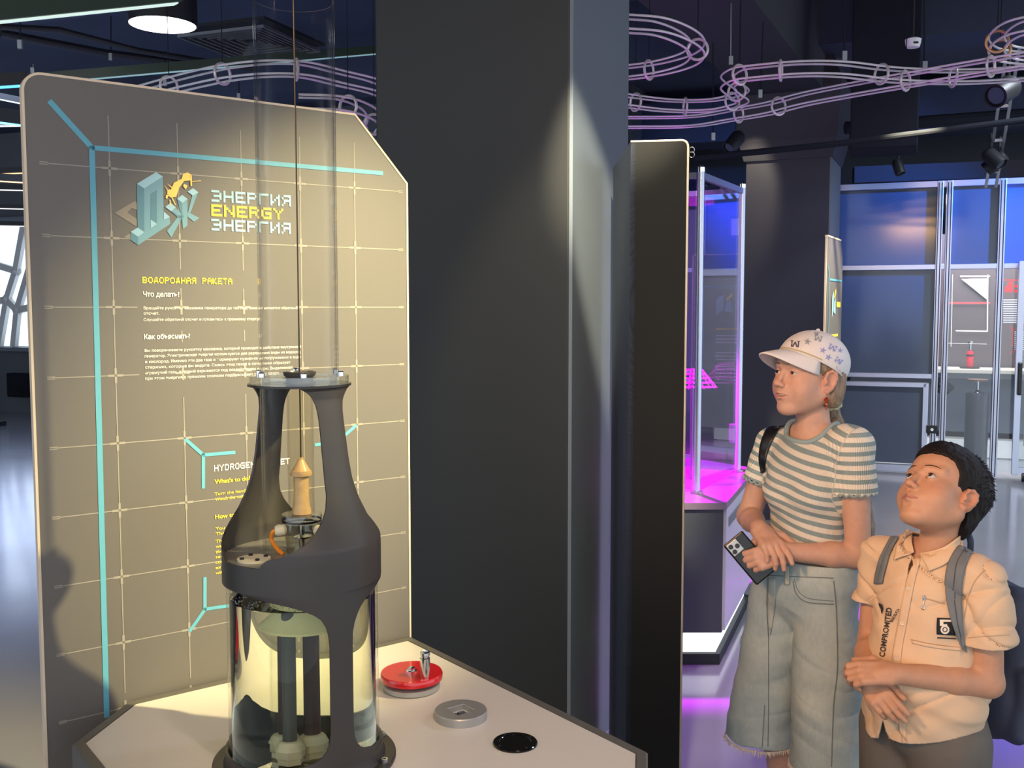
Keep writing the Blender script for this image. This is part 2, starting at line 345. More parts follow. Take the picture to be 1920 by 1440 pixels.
cap.build('capital', m_beam, c2, smooth=False)
bmn = struct('beam', MB().bar(cc2 + UP * 3.72 + f2 * 0.3, cc2 - f2 * 8.2 + UP * 3.72 + f1 * (-0.2), 0.62, 0.62), m_beam, 'thick ceiling beam running towards the far column', smooth=False)
struct('beam', MB().bar(RM(-7, 8.9, 3.95), RM(9, 8.9, 3.95), 0.5, 0.5), m_ceil, 'cross beam under the ceiling', smooth=False)
for k, (b, z, w, h) in enumerate(((6.2, 4.02, 0.35, 0.32), (12.5, 3.8, 0.6, 0.5))):
    struct('beam', MB().bar(RM(-12, b, z), RM(10, b, z), w, h), m_ceil, ('near', 'rear')[k] + ' cross beam under the dark ceiling', smooth=False)

# ------------------------------------------------------------------ ceiling services
def pipe(name, pts, r, m, label, cat, n=10): return tag(MB().tube(pts, r, n).build(name, m), label, cat)
pipe('ceiling_pipe', [at(1300, 296, 7.2), at(1420, 285, 7.15), at(1565, 270, 7.1), at(1920, 225, 6.9)], 0.022, m_duct, 'long dark horizontal pipe crossing in front of the far column', 'pipe')
pipe('ceiling_pipe', [at(1585, 240, 8.3), at(1740, 228, 8.3), at(1960, 212, 8.3)], 0.05, m_duct, 'thick dark pipe above the lab cabin', 'pipe')
tag(MB().box(at(1660, 185, 7.6) + UP * 0.32, 0.46, 0.46, 1.42, ROT).build('duct_box', m_duct, smooth=False, bevel=0.01), 'dark upright duct box hanging near the smoke detector', 'duct')
tag(MB().bar(at(1600, 330, 11.6), at(1920, 318, 11.2), 0.25, 0.18).build('cable_tray', mat('tray', rgb(46, 42, 50), 0.6), smooth=False), 'greyish cable tray high behind the lab cabin', 'cable tray')
pipe('ceiling_pipe', [at(0, 50, 6.6), at(110, 56, 6.8), at(260, 95, 7.2), at(480, 130, 7.8)], 0.02, m_dark, 'thin bent conduit under the left ceiling', 'pipe')
pipe('ceiling_pipe', [at(0, 62, 7.0), at(200, 100, 7.6), at(420, 128, 8.2)], 0.028, m_dark, 'straight dark conduit under the left ceiling', 'pipe')
# smoke detector
sd = thing('smoke_detector', tuple(at(1712, 80, 6.6)), 'small white round smoke detector on the dark ceiling', 'detector'); q = at(1712, 80, 6.6)
MB().lathe([(0.0, -0.035), (0.04, -0.03), (0.048, 0.0), (0.05, 0.02), (0.03, 0.03)], q, 24).build('housing', m_whitep, sd)
MB().cyl(q + UP * 0.03, q + UP * (4.2 - q.z), 0.006, n=8).build('drop_rod', m_dark, sd)
MB().box(q - UP * 0.01 - Vector((0, 0.047, 0)), 0.03, 0.006, 0.012).build('sensor_slot', m_dark, sd, smooth=False)
# round pendant lamp
q = at(305, 47, 6.35); q.z = at(305, 47, 6.35).z
pl = thing('pendant_lamp', tuple(q), 'bright round white pendant lamp under the left ceiling', 'lamp')
MB().lathe([(0.195, 0.0), (0.195, 0.02), (0.0, 0.02)], q, 48).build('diffuser', mat('lamp_diffuser', (0.9, 0.9, 0.9), 0.5, emit=(1, 0.97, 0.92), estr=5.0), pl)
MB().lathe([(0.20, 0.0), (0.205, 0.0), (0.205, 0.30), (0.0, 0.30), (0.0, 0.29), (0.198, 0.29), (0.198, 0.0)], q, 48, cap=False).build('drum', m_dark, pl)
MB().cyl(q + UP * 0.3, (q.x, q.y, 4.2), 0.006, n=8).build('cable', m_dark, pl)
# long profile rails with light lines
def light_bar(p0, p1, label, col, es, m=None, w=0.05):
    mid = (V(p0) + V(p1)) / 2
    t = thing('light_rail', tuple(mid), label, 'light rail')
    MB().bar(p0, p1, w, w).build('rail', m or m_dark, t, smooth=False)
    d = (V(p1) - V(p0)).normalized(); s = Vector((0, 0, -1))
    MB().bar(V(p0) + s * (w / 2 + 0.004) , V(p1) + s * (w / 2 + 0.004), w * 0.5, 0.008).build('light_strip', mat('strip_%s' % label.split()[0] + str(es), (0.5, 0.5, 0.5), 0.5, emit=col, estr=es), t, smooth=False)
    return t
m_green = mat('rail_green', rgb(44, 62, 48), 0.5)
light_bar(at(-40, 22, 4.6), at(330, -14, 5.2), 'greenish light rail with a pale line at the upper left corner', (0.75, 1.0, 0.85), 0.8, m_green, 0.10)
light_bar(at(-60, 158, 6.2), at(720, 92, 8.4), 'long teal light rail passing behind the board top', (0.3, 0.75, 0.8), 0.35, m_green, 0.06)
light_bar(at(-60, 155, 6.0), at(50, 148, 6.1), 'short blue glowing rail left of the board top corner', (0.05, 0.55, 1.0), 1.6, None, 0.07)
light_bar(at(-30, 174, 8.0), at(60, 192, 8.0), 'white light rail just under the blue one', (0.7, 0.85, 1.0), 1.5, None, 0.045)
light_bar(at(-30, 212, 7.5), at(60, 224, 7.5), 'bright cyan light bar beside the board edge', (0.15, 0.75, 1.0), 3.0, None, 0.10)
light_bar(at(-30, 232, 8.5), at(60, 230, 8.5), 'thin pale light bar under the cyan one', (0.8, 0.95, 1.0), 1.6, None, 0.04)
light_bar(at(-40, 322, 11), at(60, 318, 11), 'dim amber light bar at the left edge', (1.0, 0.55, 0.2), 1.6, None, 0.06)
light_bar(at(-40, 330, 10), at(60, 336, 10), 'bright orange light bar at the left edge', (1.0, 0.42, 0.18), 3.2, None, 0.07)
light_bar(at(-40, 350, 12), at(60, 352, 12), 'upper white light bar over the lattice window', (1, 0.97, 0.95), 1.5, None, 0.06)
light_bar(at(-40, 386, 13), at(60, 388, 13), 'middle white light bar over the lattice window', (1, 0.97, 0.95), 1.5, None, 0.05)
light_bar(at(-40, 418, 14), at(60, 420, 14), 'lowest white light bar over the lattice window', (1, 0.97, 0.95), 1.5, None, 0.06)
# ventilation grille
vg = thing('ceiling_grille', tuple(at(470, 82, 7.6)), 'square slatted ventilation grille in the left ceiling', 'grille'); q = at(470, 82, 7.6)
for k in range(7):
    h = 0.36 - k * 0.048; z = q.z + k * 0.004
    ms = MB(); cs = [Vector((q.x, q.y, z)) + E1 * (h * i) + E2 * (h * j) for i, j in ((-1, -1), (1, -1), (1, 1), (-1, 1))]
    for i in range(4): ms.bar(cs[i], cs[(i + 1) % 4], 0.014, 0.02)
    ms.build('slat', m_steel, vg, smooth=False)
MB().box(Vector((q.x, q.y, q.z + 0.05)), 0.78, 0.78, 0.02, ROT).build('backing', m_dark, vg, smooth=False)
# hanging thin rods with clips
for k, (u, v0, v1, Y, lab) in enumerate(((38, -40, 90, 6.0, 'thin threaded rod hanging at the far upper left'), (208, 30, 112, 7.4, 'thin hanging rod with a clamp left of the pendant lamp'), (310, 96, 160, 7.6, 'thin rod hanging below the pendant lamp'), (448, 146, 186, 8.0, 'short rod under the wire track loop'), (62, 120, 140, 6.9, 'tiny clamp standing up behind the board corner'),
        (1370, 28, 120, 6.2, 'short white hook rod on the ceiling beam'), (1437, 60, 182, 6.6, 'slanting cable left of the S bend of the wire track'), (1337, 80, 262, 6.9, 'long thin drop wire in front of the far wall'), (1733, -30, 132, 5.3, 'long drop cable holding the wire track over the lab cabin'), (1583, -30, 112, 5.6, 'drop cable holding the wire track over the far column'), (1634, 238, 272, 8.3, 'short rod under the thick dark pipe'))):
    p0 = at(u, v0, Y); p1 = at(u - (12 if k == 6 else 0), v1, Y)
    if k == 6: p0.z = 4.2
    if k == 5: p0.z += 0.27
    t = thing('hanging_rod', tuple(p1), lab, 'rod')
    MB().cyl(p1, p0, 0.004, n=6).build('rod', m_steel if k in (4, 5) else m_duct, t)
    MB().box(p1 + UP * 0.02, 0.025, 0.02, 0.05).build('clamp', m_steel, t, smooth=False)

# ------------------------------------------------------------------ wire tracks (rolling-ball rails held by rings)
m_wire = mat('track_wire', rgb(228, 224, 226), 0.35, 0.25, var=0.05)
m_ring = mat('track_ring', rgb(206, 196, 202), 0.35, 0.3)
m_ringc = mat('track_ring_copper', rgb(200, 150, 110), 0.35, 0.6)
def track(px, z, label, rings, s=0.034, rw=0.0055, ringm=None):
    pts = spline([onz(u, v, z) for u, v in px], 10)
    t = thing('wire_track', tuple(pts[len(pts) // 2]), label, 'wire track')
    side = []
    for i, p in enumerate(pts):
        a = pts[max(0, i - 1)]; b = pts[min(len(pts) - 1, i + 1)]; d = (b - a).normalized(); side.append((UP.cross(d).normalized(), d))
    for (i, j) in ((-1, 1), (1, 1), (-1, -0.6), (1, -0.6)):
        MB().tube([p + sd_[0] * (s * i) + UP * (s * j * 1.1) for p, sd_ in zip(pts, side)], rw, 6).build('rail_wire', m_wire, t)
    for f in rings:
        i = min(len(pts) - 1, int(f * (len(pts) - 1)))
        if f in (rings[0], rings[len(rings) // 2]): MB().cyl(pts[i] + UP * 0.05, (pts[i].x, pts[i].y, 4.2), 0.0022, n=6).build('hanger', m_duct, t)
        MB().torus(pts[i] + UP * 0.006, side[i][1], s * 1.45, 0.007, 24, 6).build('ring', ringm or m_ring, t)
    return t
track([(1150, 232), (1290, 230), (1370, 218), (1440, 206), (1510, 188), (1620, 167), (1730, 148), (1830, 131), (1990, 105)], 2.75, 'long rising wire track across the upper right, lowest of the tracks', (0.28, 0.42, 0.72, 0.9))
track([(1150, 188), (1250, 200), (1330, 200), (1380, 190), (1392, 182), (1376, 170), (1364, 157), (1382, 144), (1415, 139), (1500, 132), (1580, 133), (1660, 142), (1730, 146), (1830, 146), (1960, 138)], 2.78, 'wire track with a tight S bend near the far column', (0.03, 0.1, 0.2, 0.34, 0.52, 0.62, 0.78, 0.9))
track([(1120, 45), (1180, 48), (1240, 54), (1290, 74), (1308, 95), (1290, 114), (1240, 129), (1180, 138), (1120, 142)], 2.85, 'wide curved wire loop at the top beside the column', (0.5, 0.8))
track([(1990, 46), (1920, 52), (1884, 66), (1868, 86), (1884, 102), (1920, 108), (1990, 110)], 2.85, 'wire loop with a copper ring at the upper right corner', (0.45, 0.6), ringm=m_ringc)
track([(230, 188), (310, 166), (370, 151), (430, 139), (500, 132), (570, 134), (640, 150), (705, 166), (760, 190)], 2.72, 'arched wire track seen above the rocket board', (0.14, 0.36, 0.6))
track([(560, 196), (640, 200), (690, 218), (702, 240), (690, 262)], 2.5, 'small wire track bend behind the chamfered board corner', (0.3, 0.7))

# ------------------------------------------------------------------ spotlights on poles (upper right)
def track_spot(q, d, label, r=0.055, L=0.16):
    t = thing('ceiling_spotlight', tuple(q), label, 'spotlight'); d = V(d).normalized()
    MB().lathe([(r * 0.7, 0), (r, 0.03), (r, L), (r * 0.85, L), (r * 0.8, L - 0.02), (0, L - 0.02)], q, 20, d).build('head', m_dark, t)
    MB().cyl(q + d * 0.05, q + d * 0.05 + UP * 0.16, 0.01, n=8).build('yoke', m_dark, t)
    MB().lathe([(0, L - 0.018), (r * 0.7, L - 0.018), (r * 0.7, L - 0.012), (0, L - 0.012)], q, 16, d).build('lens', mat('spot_lens', rgb(70, 80, 100), 0.1), t)
    return t
track_spot(at(1848, 285, 7.4), (0.5, -0.6, -0.7), 'left one of two black spotlights on the pole over the lab cabin')
track_spot(at(1885, 290, 7.4), (-0.6, 0.5, -0.6), 'right one of two black spotlights on the pole over the lab cabin')
track_spot(at(1898, 160, 6.0), (-0.7, -0.5, -0.4), 'black spotlight with purple glint near the right edge', 0.07, 0.2)
track_spot(at(1388, 252, 7.6), (-0.5, -0.3, -0.6), 'small black spotlight left of the far column top')
track_spot(at(1680, 300, 8.0), (0.2, -0.3, -0.9), 'small black spotlight hanging above the lab cabin', 0.04, 0.12)
lp = thing('lattice_pole', tuple(at(1860, 350, 7.6)), 'slanted steel lattice pole carrying two spotlights', 'pole')
p0 = at(1858, 350, 7.8); p1 = at(1900, 90, 6.6)
for k, o in enumerate((-0.035, 0.035)): MB().bar(p0 + E1 * o, p1 + E1 * o, 0.02, 0.02).build('rail', m_steel, lp, smooth=False)
for k in range(1, 8):
    q = p0.lerp(p1, k / 8); MB().bar(q - E1 * 0.035, q + E1 * 0.035, 0.012, 0.02).build('rung', m_steel, lp, smooth=False)

# ------------------------------------------------------------------ lab cabin: aluminium frame, dark panels, glass
lw0 = onz(1690, 886, 0.0); LW = Vector((lw0.x, lw0.y, 0)); LN = -E2
def lw(u, v, off=0.0):
    p = onplane(u, v, LW, LN); p = p - LW; return (p.dot(E1), p.z)
def LP(a, z, off=0.0): return LW + E1 * a + UP * z + LN * off
ZT = 2.78
m_panel = mat('cabin_panel', rgb(86, 96, 114), 0.12, var=0.04, scale=3, spec=0.45)
cab = thing('lab_cabin', tuple(LW), 'aluminium framed lab cabin wall with dark blue panels and glass', 'cabin')
aL = -5.2; aR = 3.2
ax = {u: lw(u, 620)[0] for u in (1567, 1763, 1875, 1906, 1918)}
posts = [(-3.6, 0.07), (-1.95, 0.07), (lw(1757, 620)[0] - 0.01, 0.055), (lw(1771, 620)[0] + 0.005, 0.055), (lw(1868, 620)[0] + 0.01, 0.06), (2.5, 0.07)]
for a, w in posts:
    MB().box(LP(a, ZT / 2, 0.03), w, 0.09, ZT, ROT).build('post', m_alu, cab, smooth=False, bevel=0.004)
    for s in (-1, 1): MB().box(LP(a + s * w * 0.24, ZT / 2, 0.0765), 0.008, 0.006, ZT - 0.04, ROT).build('groove', m_dark, cab, smooth=False)
zA = lw(1660, 502)[1]; zB = lw(1660, 703)[1]; zC = lw(1660, 716)[1]
aP1 = posts[2][0]; aP2 = posts[3][0]; aP3 = posts[4][0]
for nm, z, w, x0, x1 in (('top_rail', ZT - 0.03, 0.06, aL, aR), ('middle_rail', zA, 0.05, aL, aR), ('lower_rail', zB, 0.045, aL, aP1), ('door_top_rail', zC - 0.02, 0.045, aL, aP1 - 0.07), ('bottom_rail', 0.05, 0.07, aL, aP1), ('bottom_rail', 0.04, 0.05, aP2, aP3)):
    MB().box(LP((x0 + x1) / 2, z, 0.035), x1 - x0, 0.07, w, ROT).build(nm, m_alu, cab, smooth=False, bevel=0.004)
for (x0, x1, z0, z1) in ((aL, -3.6, zA, ZT), (-3.6, -1.95, zA, ZT), (-1.95, aP1, zA, ZT), (aL, -3.6, zB, zA), (-3.6, -1.95, zB, zA), (-1.95, aP1, zB, zA), (aL, -3.6, 0.08, zC), (-3.6, -1.95, 0.08, zC), (-1.95, aP1 - 0.08, 0.08, zC), (aP2, aP3, zA, ZT)):
    MB().box(LP((x0 + x1) / 2, (z0 + z1) / 2, 0.0), x1 - x0 - 0.03, 0.02, z1 - z0 - 0.03, ROT).build('panel', m_panel, cab, smooth=False)
MB().box(LP(aP1 - 0.075, zC / 2 + 0.03, 0.035), 0.05, 0.07, zC - 0.06, ROT).build('door_stile', m_alu, cab, smooth=False, bevel=0.004)
MB().box(LP((aP3 + aR) / 2, (zA + ZT) / 2, 0.0), aR - aP3 - 0.05, 0.02, ZT - zA - 0.03, ROT).build('blue_lit_panel', mat('cabin_panel_blue_lit', rgb(40, 96, 200), 0.1, var=0.1, scale=3, spec=0.8), cab, smooth=False)  # reflected blue light painted into this panel's colour
for (x0, x1) in ((aP2, aP3), (aP3, aP3 + 0.42)):
    MB().box(LP((x0 + x1) / 2, zA / 2 + 0.03, 0.0), x1 - x0 - 0.03, 0.01, zA - 0.06, ROT).build('glass_pane', g_clear, cab, smooth=False)
lk = LP(aP1 - 0.01, lw(1742, 803)[1], 0.085)
MB().box(lk, 0.10, 0.03, 0.075, ROT).build('lock', m_blackp, cab, smooth=False, bevel=0.006)
MB().lathe([(0, 0), (0.014, 0), (0.014, 0.008), (0, 0.008)], lk + LN * 0.015, 14, LN).build('lock_cylinder', m_chrome, cab)
# sliding door leaf in front
sdo = thing('sliding_door', tuple(LP(lw(1905, 800)[0], 0, 0.1)), 'sliding glass door with black pull handle at the right edge', 'door')
aD = lw(1909, 620)[0]
for dx in (0.0, 1.1): MB().box(LP(aD + dx, (zA + 0.06) / 2 + 0.02, 0.14), 0.055, 0.06, zA - 0.02, ROT).build('stile', m_alu, sdo, smooth=False, bevel=0.004)
for z in (0.10, zA - 0.02): MB().box(LP(aD + 0.55, z, 0.14), 1.1, 0.05, 0.06, ROT).build('rail', m_alu, sdo, smooth=False)
MB().box(LP(aD + 0.55, zA / 2, 0.14), 1.05, 0.008, zA - 0.15, ROT).build('glass_pane', g_clear, sdo, smooth=False)
zh = lw(1911, 708)[1]
MB().box(LP(aD + 0.01, zh, 0.19), 0.035, 0.04, 0.30, ROT).build('handle', m_blackp, sdo, smooth=False, bevel=0.01)
MB().lathe([(0.0, -0.02), (0.045, -0.02), (0.045, 0.02), (0.0, 0.02)], LP(aD + 0.08, 0.045, 0.14), 20, E1).build('caster', m_blackp, sdo)
# inside the cabin: exhibit wall, counter, bottle, stool
m_iw = mat('exhibit_wall_brown', rgb(84, 72, 76), 0.5, var=0.05)
m_pink = mat('print_pink', rgb(222, 196, 206), 0.5); m_redl = mat('print_red', rgb(190, 70, 74), 0.5); m_wl = mat('print_white', rgb(222, 220, 220), 0.5)
IB = 1.7
iw = thing('exhibit_wall', tuple(LP(0.9, 0, -IB)), 'brown exhibit wall with pink triangle and red line inside the cabin', 'display wall')
MB().box(LP(0.55, 1.2, -IB - 0.05), 2.0, 0.06, 2.4, ROT).build('panel', m_iw, iw, smooth=False)
ish = Sheet(LP(0, 0, -IB), E1, UP, LN, 0.012)
mb = MB(); ish.poly(mb, [ish.uv(1802, 523), ish.uv(1853, 564), ish.uv(1851, 522)]); mb.build('pink_triangle', m_pink, iw, smooth=False)
mb = MB(); ish.line(mb, ish.uv(1768, 568), ish.uv(1856, 568), 0.02); mb.build('red_line', m_redl, iw, smooth=False)
mb = MB()
for q0, q1, w in (((1786, 515), (1783, 650), 0.006), ((1770, 643), (1850, 645), 0.005), ((1792, 620), (1852, 621), 0.014), ((1852, 515), (1851, 621), 0.012), ((1800, 518), (1856, 518), 0.014), ((1771, 518), (1780, 518), 0.014)):
    ish.line(mb, ish.uv(*q0), ish.uv(*q1), w, 1.3)
mb.build('white_lines', m_wl, iw, smooth=False)
ct = thing('lab_counter', tuple(LP(0.6, 0, -IB + 0.4)), 'pale counter with white plinth behind the cabin glass', 'counter')
zc_ = 0.93
MB().box(LP(0.75, zc_, -IB + 0.30), 2.6, 0.55, 0.035, ROT).build('worktop', mat('counter_top', rgb(216, 206, 190), 0.4), ct, smooth=False)
MB().box(LP(0.75, zc_ / 2 + 0.12, -IB + 0.2), 2.6, 0.3, zc_ - 0.30, ROT).build('front', mat('counter_front', rgb(120, 126, 138), 0.5), ct, smooth=False)
MB().box(LP(0.75, 0.10, -IB + 0.27), 2.6, 0.24, 0.18, ROT).build('plinth', mat('counter_plinth', rgb(236, 236, 236), 0.4, emit=(1, 1, 1), estr=0.25), ct, smooth=False)
bp0 = onplane(1818, 688, LP(0, 0, -IB + 0.3), LN); bp0.z = zc_ + 0.018
bo = thing('pump_bottle', tuple(bp0), 'red pump bottle standing on the counter behind glass', 'bottle')
MB().lathe([(0.0, 0), (0.034, 0), (0.036, 0.01), (0.036, 0.15), (0.028, 0.17), (0.012, 0.175), (0.012, 0.19), (0, 0.19)], bp0 + UP * 0.012, 24).build('flask', mat('bottle_red', rgb(206, 44, 60), 0.25), bo)
MB().lathe([(0.0375, 0), (0.0375, 0.02), (0, 0.02)], bp0 + UP * 0.13, 24).build('label_band', m_blackp, bo)
MB().lathe([(0.014, 0), (0.012, 0.06), (0.03, 0.07), (0.03, 0.09), (0, 0.1)], bp0 + UP * 0.20, 16).build('pump', m_chrome, bo)
MB().lathe([(0.10, 0), (0.10, 0.012), (0, 0.012)], bp0, 28).build('foot_disc', m_blackp, bo)
sp = onz(1822, 872, 0.0); sp = onplane(1828, 870, LP(0, 0, -0.75), LN); sp.z = 0
st = thing('pedestal_stool', tuple(sp), 'dark cylindrical pedestal with a round plate on top inside the cabin', 'pedestal')
zt_ = 0.74
MB().lathe([(0.115, 0), (0.115, 0.005), (0.11, 0.02), (0.11, zt_ - 0.01), (0.105, zt_), (0, zt_)], sp, 40).build('drum', mat('stool_dark', rgb(66, 68, 78), 0.3), st)
MB().lathe([(0.035, zt_), (0.025, zt_ + 0.02), (0.012, zt_ + 0.03), (0.012, zt_ + 0.13), (0, zt_ + 0.13)], sp, 20).build('shaft', m_chrome, st)
MB().lathe([(0.0, zt_ + 0.12), (0.10, zt_ + 0.12), (0.10, zt_ + 0.136), (0.0, zt_ + 0.136)], sp, 36).build('plate', mat('stool_wood', rgb(120, 92, 80), 0.4), st)
dv = onplane(1768, 722, LP(0, 0, -0.75), LN)
tag(MB().bar(dv + V(-0.06, 0, 0.05), dv + V(0.05, 0, -0.06), 0.2, 0.12).build('hand_controller', m_blackp, smooth=False, bevel=0.02), 'black tilted controller box behind the cabin post', 'controller')
ib = thing('info_board', tuple(LP(1.62, 0, -IB + 0.2)), 'grey info board with red logo at the right edge behind glass', 'info board')
i0, i1 = lw(1872, 600)[0] - 0.0, 2.4
ib_s = Sheet(LP(0, 0, -0.9), E1, UP, LN, 0.006)
MB().box(LP(1.15 + 0.55, 1.15, -0.93), 1.1, 0.03, 1.9, ROT).build('panel', mat('info_grey', rgb(138, 140, 140), 0.5), ib, smooth=False)
mb = MB()
for k in range(3):
    q = ib_s.uv(1886 + k * 5, 548); h = (0.06, 0.10, 0.13)[k]; ib_s.rect(mb, q[0] - 0.012, q[1], q[0] + 0.012, q[1] + h)
for z in (537, 546): q = ib_s.uv(1902, z); ib_s.rect(mb, q[0], q[1] - 0.012, q[0] + 0.2, q[1] + 0.015)
for q0, q1 in (((1893, 612), (1898, 618)), ((1898, 618), (1912, 616)), ((1898, 618), (1898, 650)), ((1893, 664), (1898, 658)), ((1898, 658), (1912, 659))): ib_s.line(mb, ib_s.uv(*q0), ib_s.uv(*q1), 0.008)
q = ib_s.uv(1876, 526); ib_s.rect(mb, q[0], q[1], q[0] + 0.7, q[1] + 0.01)
mb.build('red_print', mat('print_bright_red', rgb(226, 52, 50), 0.5), ib, smooth=False)
mb = MB()
for k in range(11):
    q = ib_s.uv(1881, 562 + k * 4.2); ib_s.rect(mb, q[0], q[1] - 0.008, q[0] + (0.20 if k in (0, 2) else 0.30), q[1] + 0.004)
for k in range(10):
    q = ib_s.uv(1902, 622 + k * 3.6); ib_s.rect(mb, q[0], q[1] - 0.006, q[0] + 0.16, q[1] + 0.004)
mb.build('text_lines', m_wl, ib, smooth=False)
# orange tube lamp whose mirror image shows in the cabin's top panel
hit = onplane(1712, 426, LP(0, 0, 0.01), LN); d_in = (hit - CAMP).normalized(); d_out = d_in - 2 * d_in.dot(LN) * LN
tq = hit + d_out * 11.5
ol = thing('tube_lamp', tuple(tq), 'orange tube lamp mirrored in the upper dark cabin panel', 'lamp')
MB().cyl(tq - E1 * 0.42, tq + E1 * 0.42, 0.035, n=16).build('tube', mat('tube_orange', (0.8, 0.5, 0.2), 0.5, emit=(1.0, 0.55, 0.22), estr=190), ol)
for s in (-1, 1):
    MB().box(tq + E1 * (0.44 * s), 0.05, 0.09, 0.09, ROT).build('end_cap', m_dark, ol, smooth=False)
    MB().cyl(tq + E1 * (0.40 * s) + UP * 0.03, tq + E1 * (0.40 * s) + UP * (4.2 - tq.z), 0.004, n=6).build('hanger', m_dark, ol)
# ================================================================== ROCKET EXHIBIT
ZTB = 0.74
B_ = onz(240, 1315, ZTB); C_ = onz(770, 1193, ZTB); D_ = onz(1240, 1400, ZTB)
PA = (C_ - B_); PA.z = 0; lenBC = PA.length; PA.normalize(); QA = Vector((PA.y, -PA.x, 0))
CH = 0.155; LPn = lenBC + CH; LQn = (D_ - C_).dot(QA) + CH
def TQ(p, q, z=0.0): return Vector((C_.x, C_.y, 0)) + PA * p + QA * q + UP * z
def outline(i, z): 
    k = i * (math.sqrt(2) - 1); L_, Q_ = LPn - i, LQn - i
    return [TQ(-i, i, z), TQ(-i, LQn - CH - k, z), TQ(-CH - k, Q_, z), TQ(-LPn + CH + k, Q_, z), TQ(-L_, LQn - CH - k, z), TQ(-L_, CH + k, z), TQ(-LPn + CH + k, i, z)]
m_rim = mat('table_rim', rgb(92, 90, 86), 0.5); m_body = mat('table_body', rgb(78, 80, 82), 0.55)
m_top = mat('table_top', rgb(208, 202, 194), 0.38, var=0.02, scale=20)
tb = thing('exhibit_table', tuple(TQ(-LPn / 2, LQn / 2, 0)), 'exhibit table with white top and dark rim carrying the glass rocket tower', 'table')
mb = MB(); o0 = outline(0.0, ZTB - 0.05); o1 = outline(0.0, ZTB - 0.004); o2 = outline(0.004, ZTB); o3 = outline(0.022, ZTB); o4 = outline(0.022, ZTB - 0.006)
lv = [o0, o1, o2, o3, o4]; n = 7; vs = [p for o in lv for p in o]
mb.add(vs, [(r * n + k, r * n + (k + 1) % n, (r + 1) * n + (k + 1) % n, (r + 1) * n + k) for r in range(4) for k in range(n)])
mb.build('rim', m_rim, tb, smooth=False)
MB().prism(outline(0.0235, ZTB - 0.02), (0, 0, 0.0185)).build('table_top', m_top, tb, smooth=False)
MB().prism(outline(0.004, 0.12), (0, 0, ZTB - 0.17)).build('cabinet', m_body, tb, smooth=False)
MB().prism(outline(0.06, 0.0), (0, 0, 0.12)).build('plinth', m_dark, tb, smooth=False)
bpy.data.objects['table_top'].cycles.is_caustics_receiver = True; ZTOP = ZTB - 0.0015
# ------------------------------------------------------------------ printed board
BL = onplane(58, 576, TQ(0, -0.002), QA); BLEN = (TQ(0, 0) - BL).dot(PA) - 0.001
m_board = mat('board_grey', rgb(94, 91, 88), 0.42, var=0.03, scale=60, spec=0.45)
m_edge = mat('board_edge', rgb(206, 190, 168), 0.45)
m_teal = mat('print_teal', rgb(84, 154, 176), 0.5); m_grid = mat('print_grid', rgb(140, 136, 128), 0.5)
m_yel = mat('print_yellow', rgb(250, 216, 60), 0.5); m_wht = mat('print_text_white', rgb(226, 224, 216), 0.5)
m_pale = mat('print_pale_teal', rgb(138, 178, 196), 0.5); m_dteal = mat('print_dark_teal', rgb(74, 118, 138), 0.5); m_gshade = mat('print_shade', rgb(126, 118, 108), 0.5)
m_mteal = mat('print_mid_teal', rgb(98, 142, 160), 0.5); m_gold = mat('print_gold', rgb(236, 190, 96), 0.5)
bo_ = Vector((BL.x, BL.y, 0))
bd = thing('info_board', tuple(bo_ + PA * BLEN / 2), 'big grey printed board with cyan lines and rocket text at left', 'info board')
SH = Sheet(bo_, PA, UP, QA, 0.0007)
zTL = SH.uv(60, 140)[1]; sc1, zc1 = SH.uv(665, 213); sc2, zc2 = SH.uv(768, 345); zTOPB = 0.5 * (zTL + zc1)
rr = 0.035; ol_ = [(0, 0.0)] + [(rr - rr * math.cos(t), zTOPB - rr + rr * math.sin(t)) for t in [k * math.pi / 16 for k in range(9)]][0:]
ol_ = [(0, 0.0), (BLEN, 0.0), (BLEN, zc2), (sc1, zTOPB)] + [(rr - rr * math.sin(t), zTOPB - rr + rr * math.cos(t)) for t in [k * math.pi / 16 for k in range(9)]]
MB().prism([SH.p(a, b, 0) - QA * 0.016 for a, b in ol_], QA * 0.016).build('panel', m_board, bd, smooth=False).cycles.is_caustics_receiver = True
eb = MB(); n = len(ol_); ins = 0.004
cen = (BLEN / 2, 1.0)
def off(i, w):
    a = Vector(ol_[i - 1]); b = Vector(ol_[i]); c = Vector(ol_[(i + 1) % n])
    d0 = (b - a).normalized(); d1 = (c - b).normalized(); nn = (Vector((d0.y, -d0.x)) + Vector((d1.y, -d1.x))).normalized(); q = b + nn * (w / max(0.4, nn.dot(Vector((d0.y, -d0.x))))); return q
ring = [[SH.p(*off(i, 0.0015), 0) - QA * 0.0175 for i in range(n)], [SH.p(*off(i, 0.0035), 0) - QA * 0.0175 for i in range(n)], [SH.p(*off(i, 0.0035), 0) + QA * 0.0012 for i in range(n)], [SH.p(*off(i, -0.0015), 0) + QA * 0.0012 for i in range(n)]]
eb.add([p for r in ring for p in r], [(r * n + k, r * n + (k + 1) % n, (r + 1) * n + (k + 1) % n, (r + 1) * n + k) for r in range(3) for k in range(n)])
eb.build('edge_band', m_edge, bd, smooth=False)
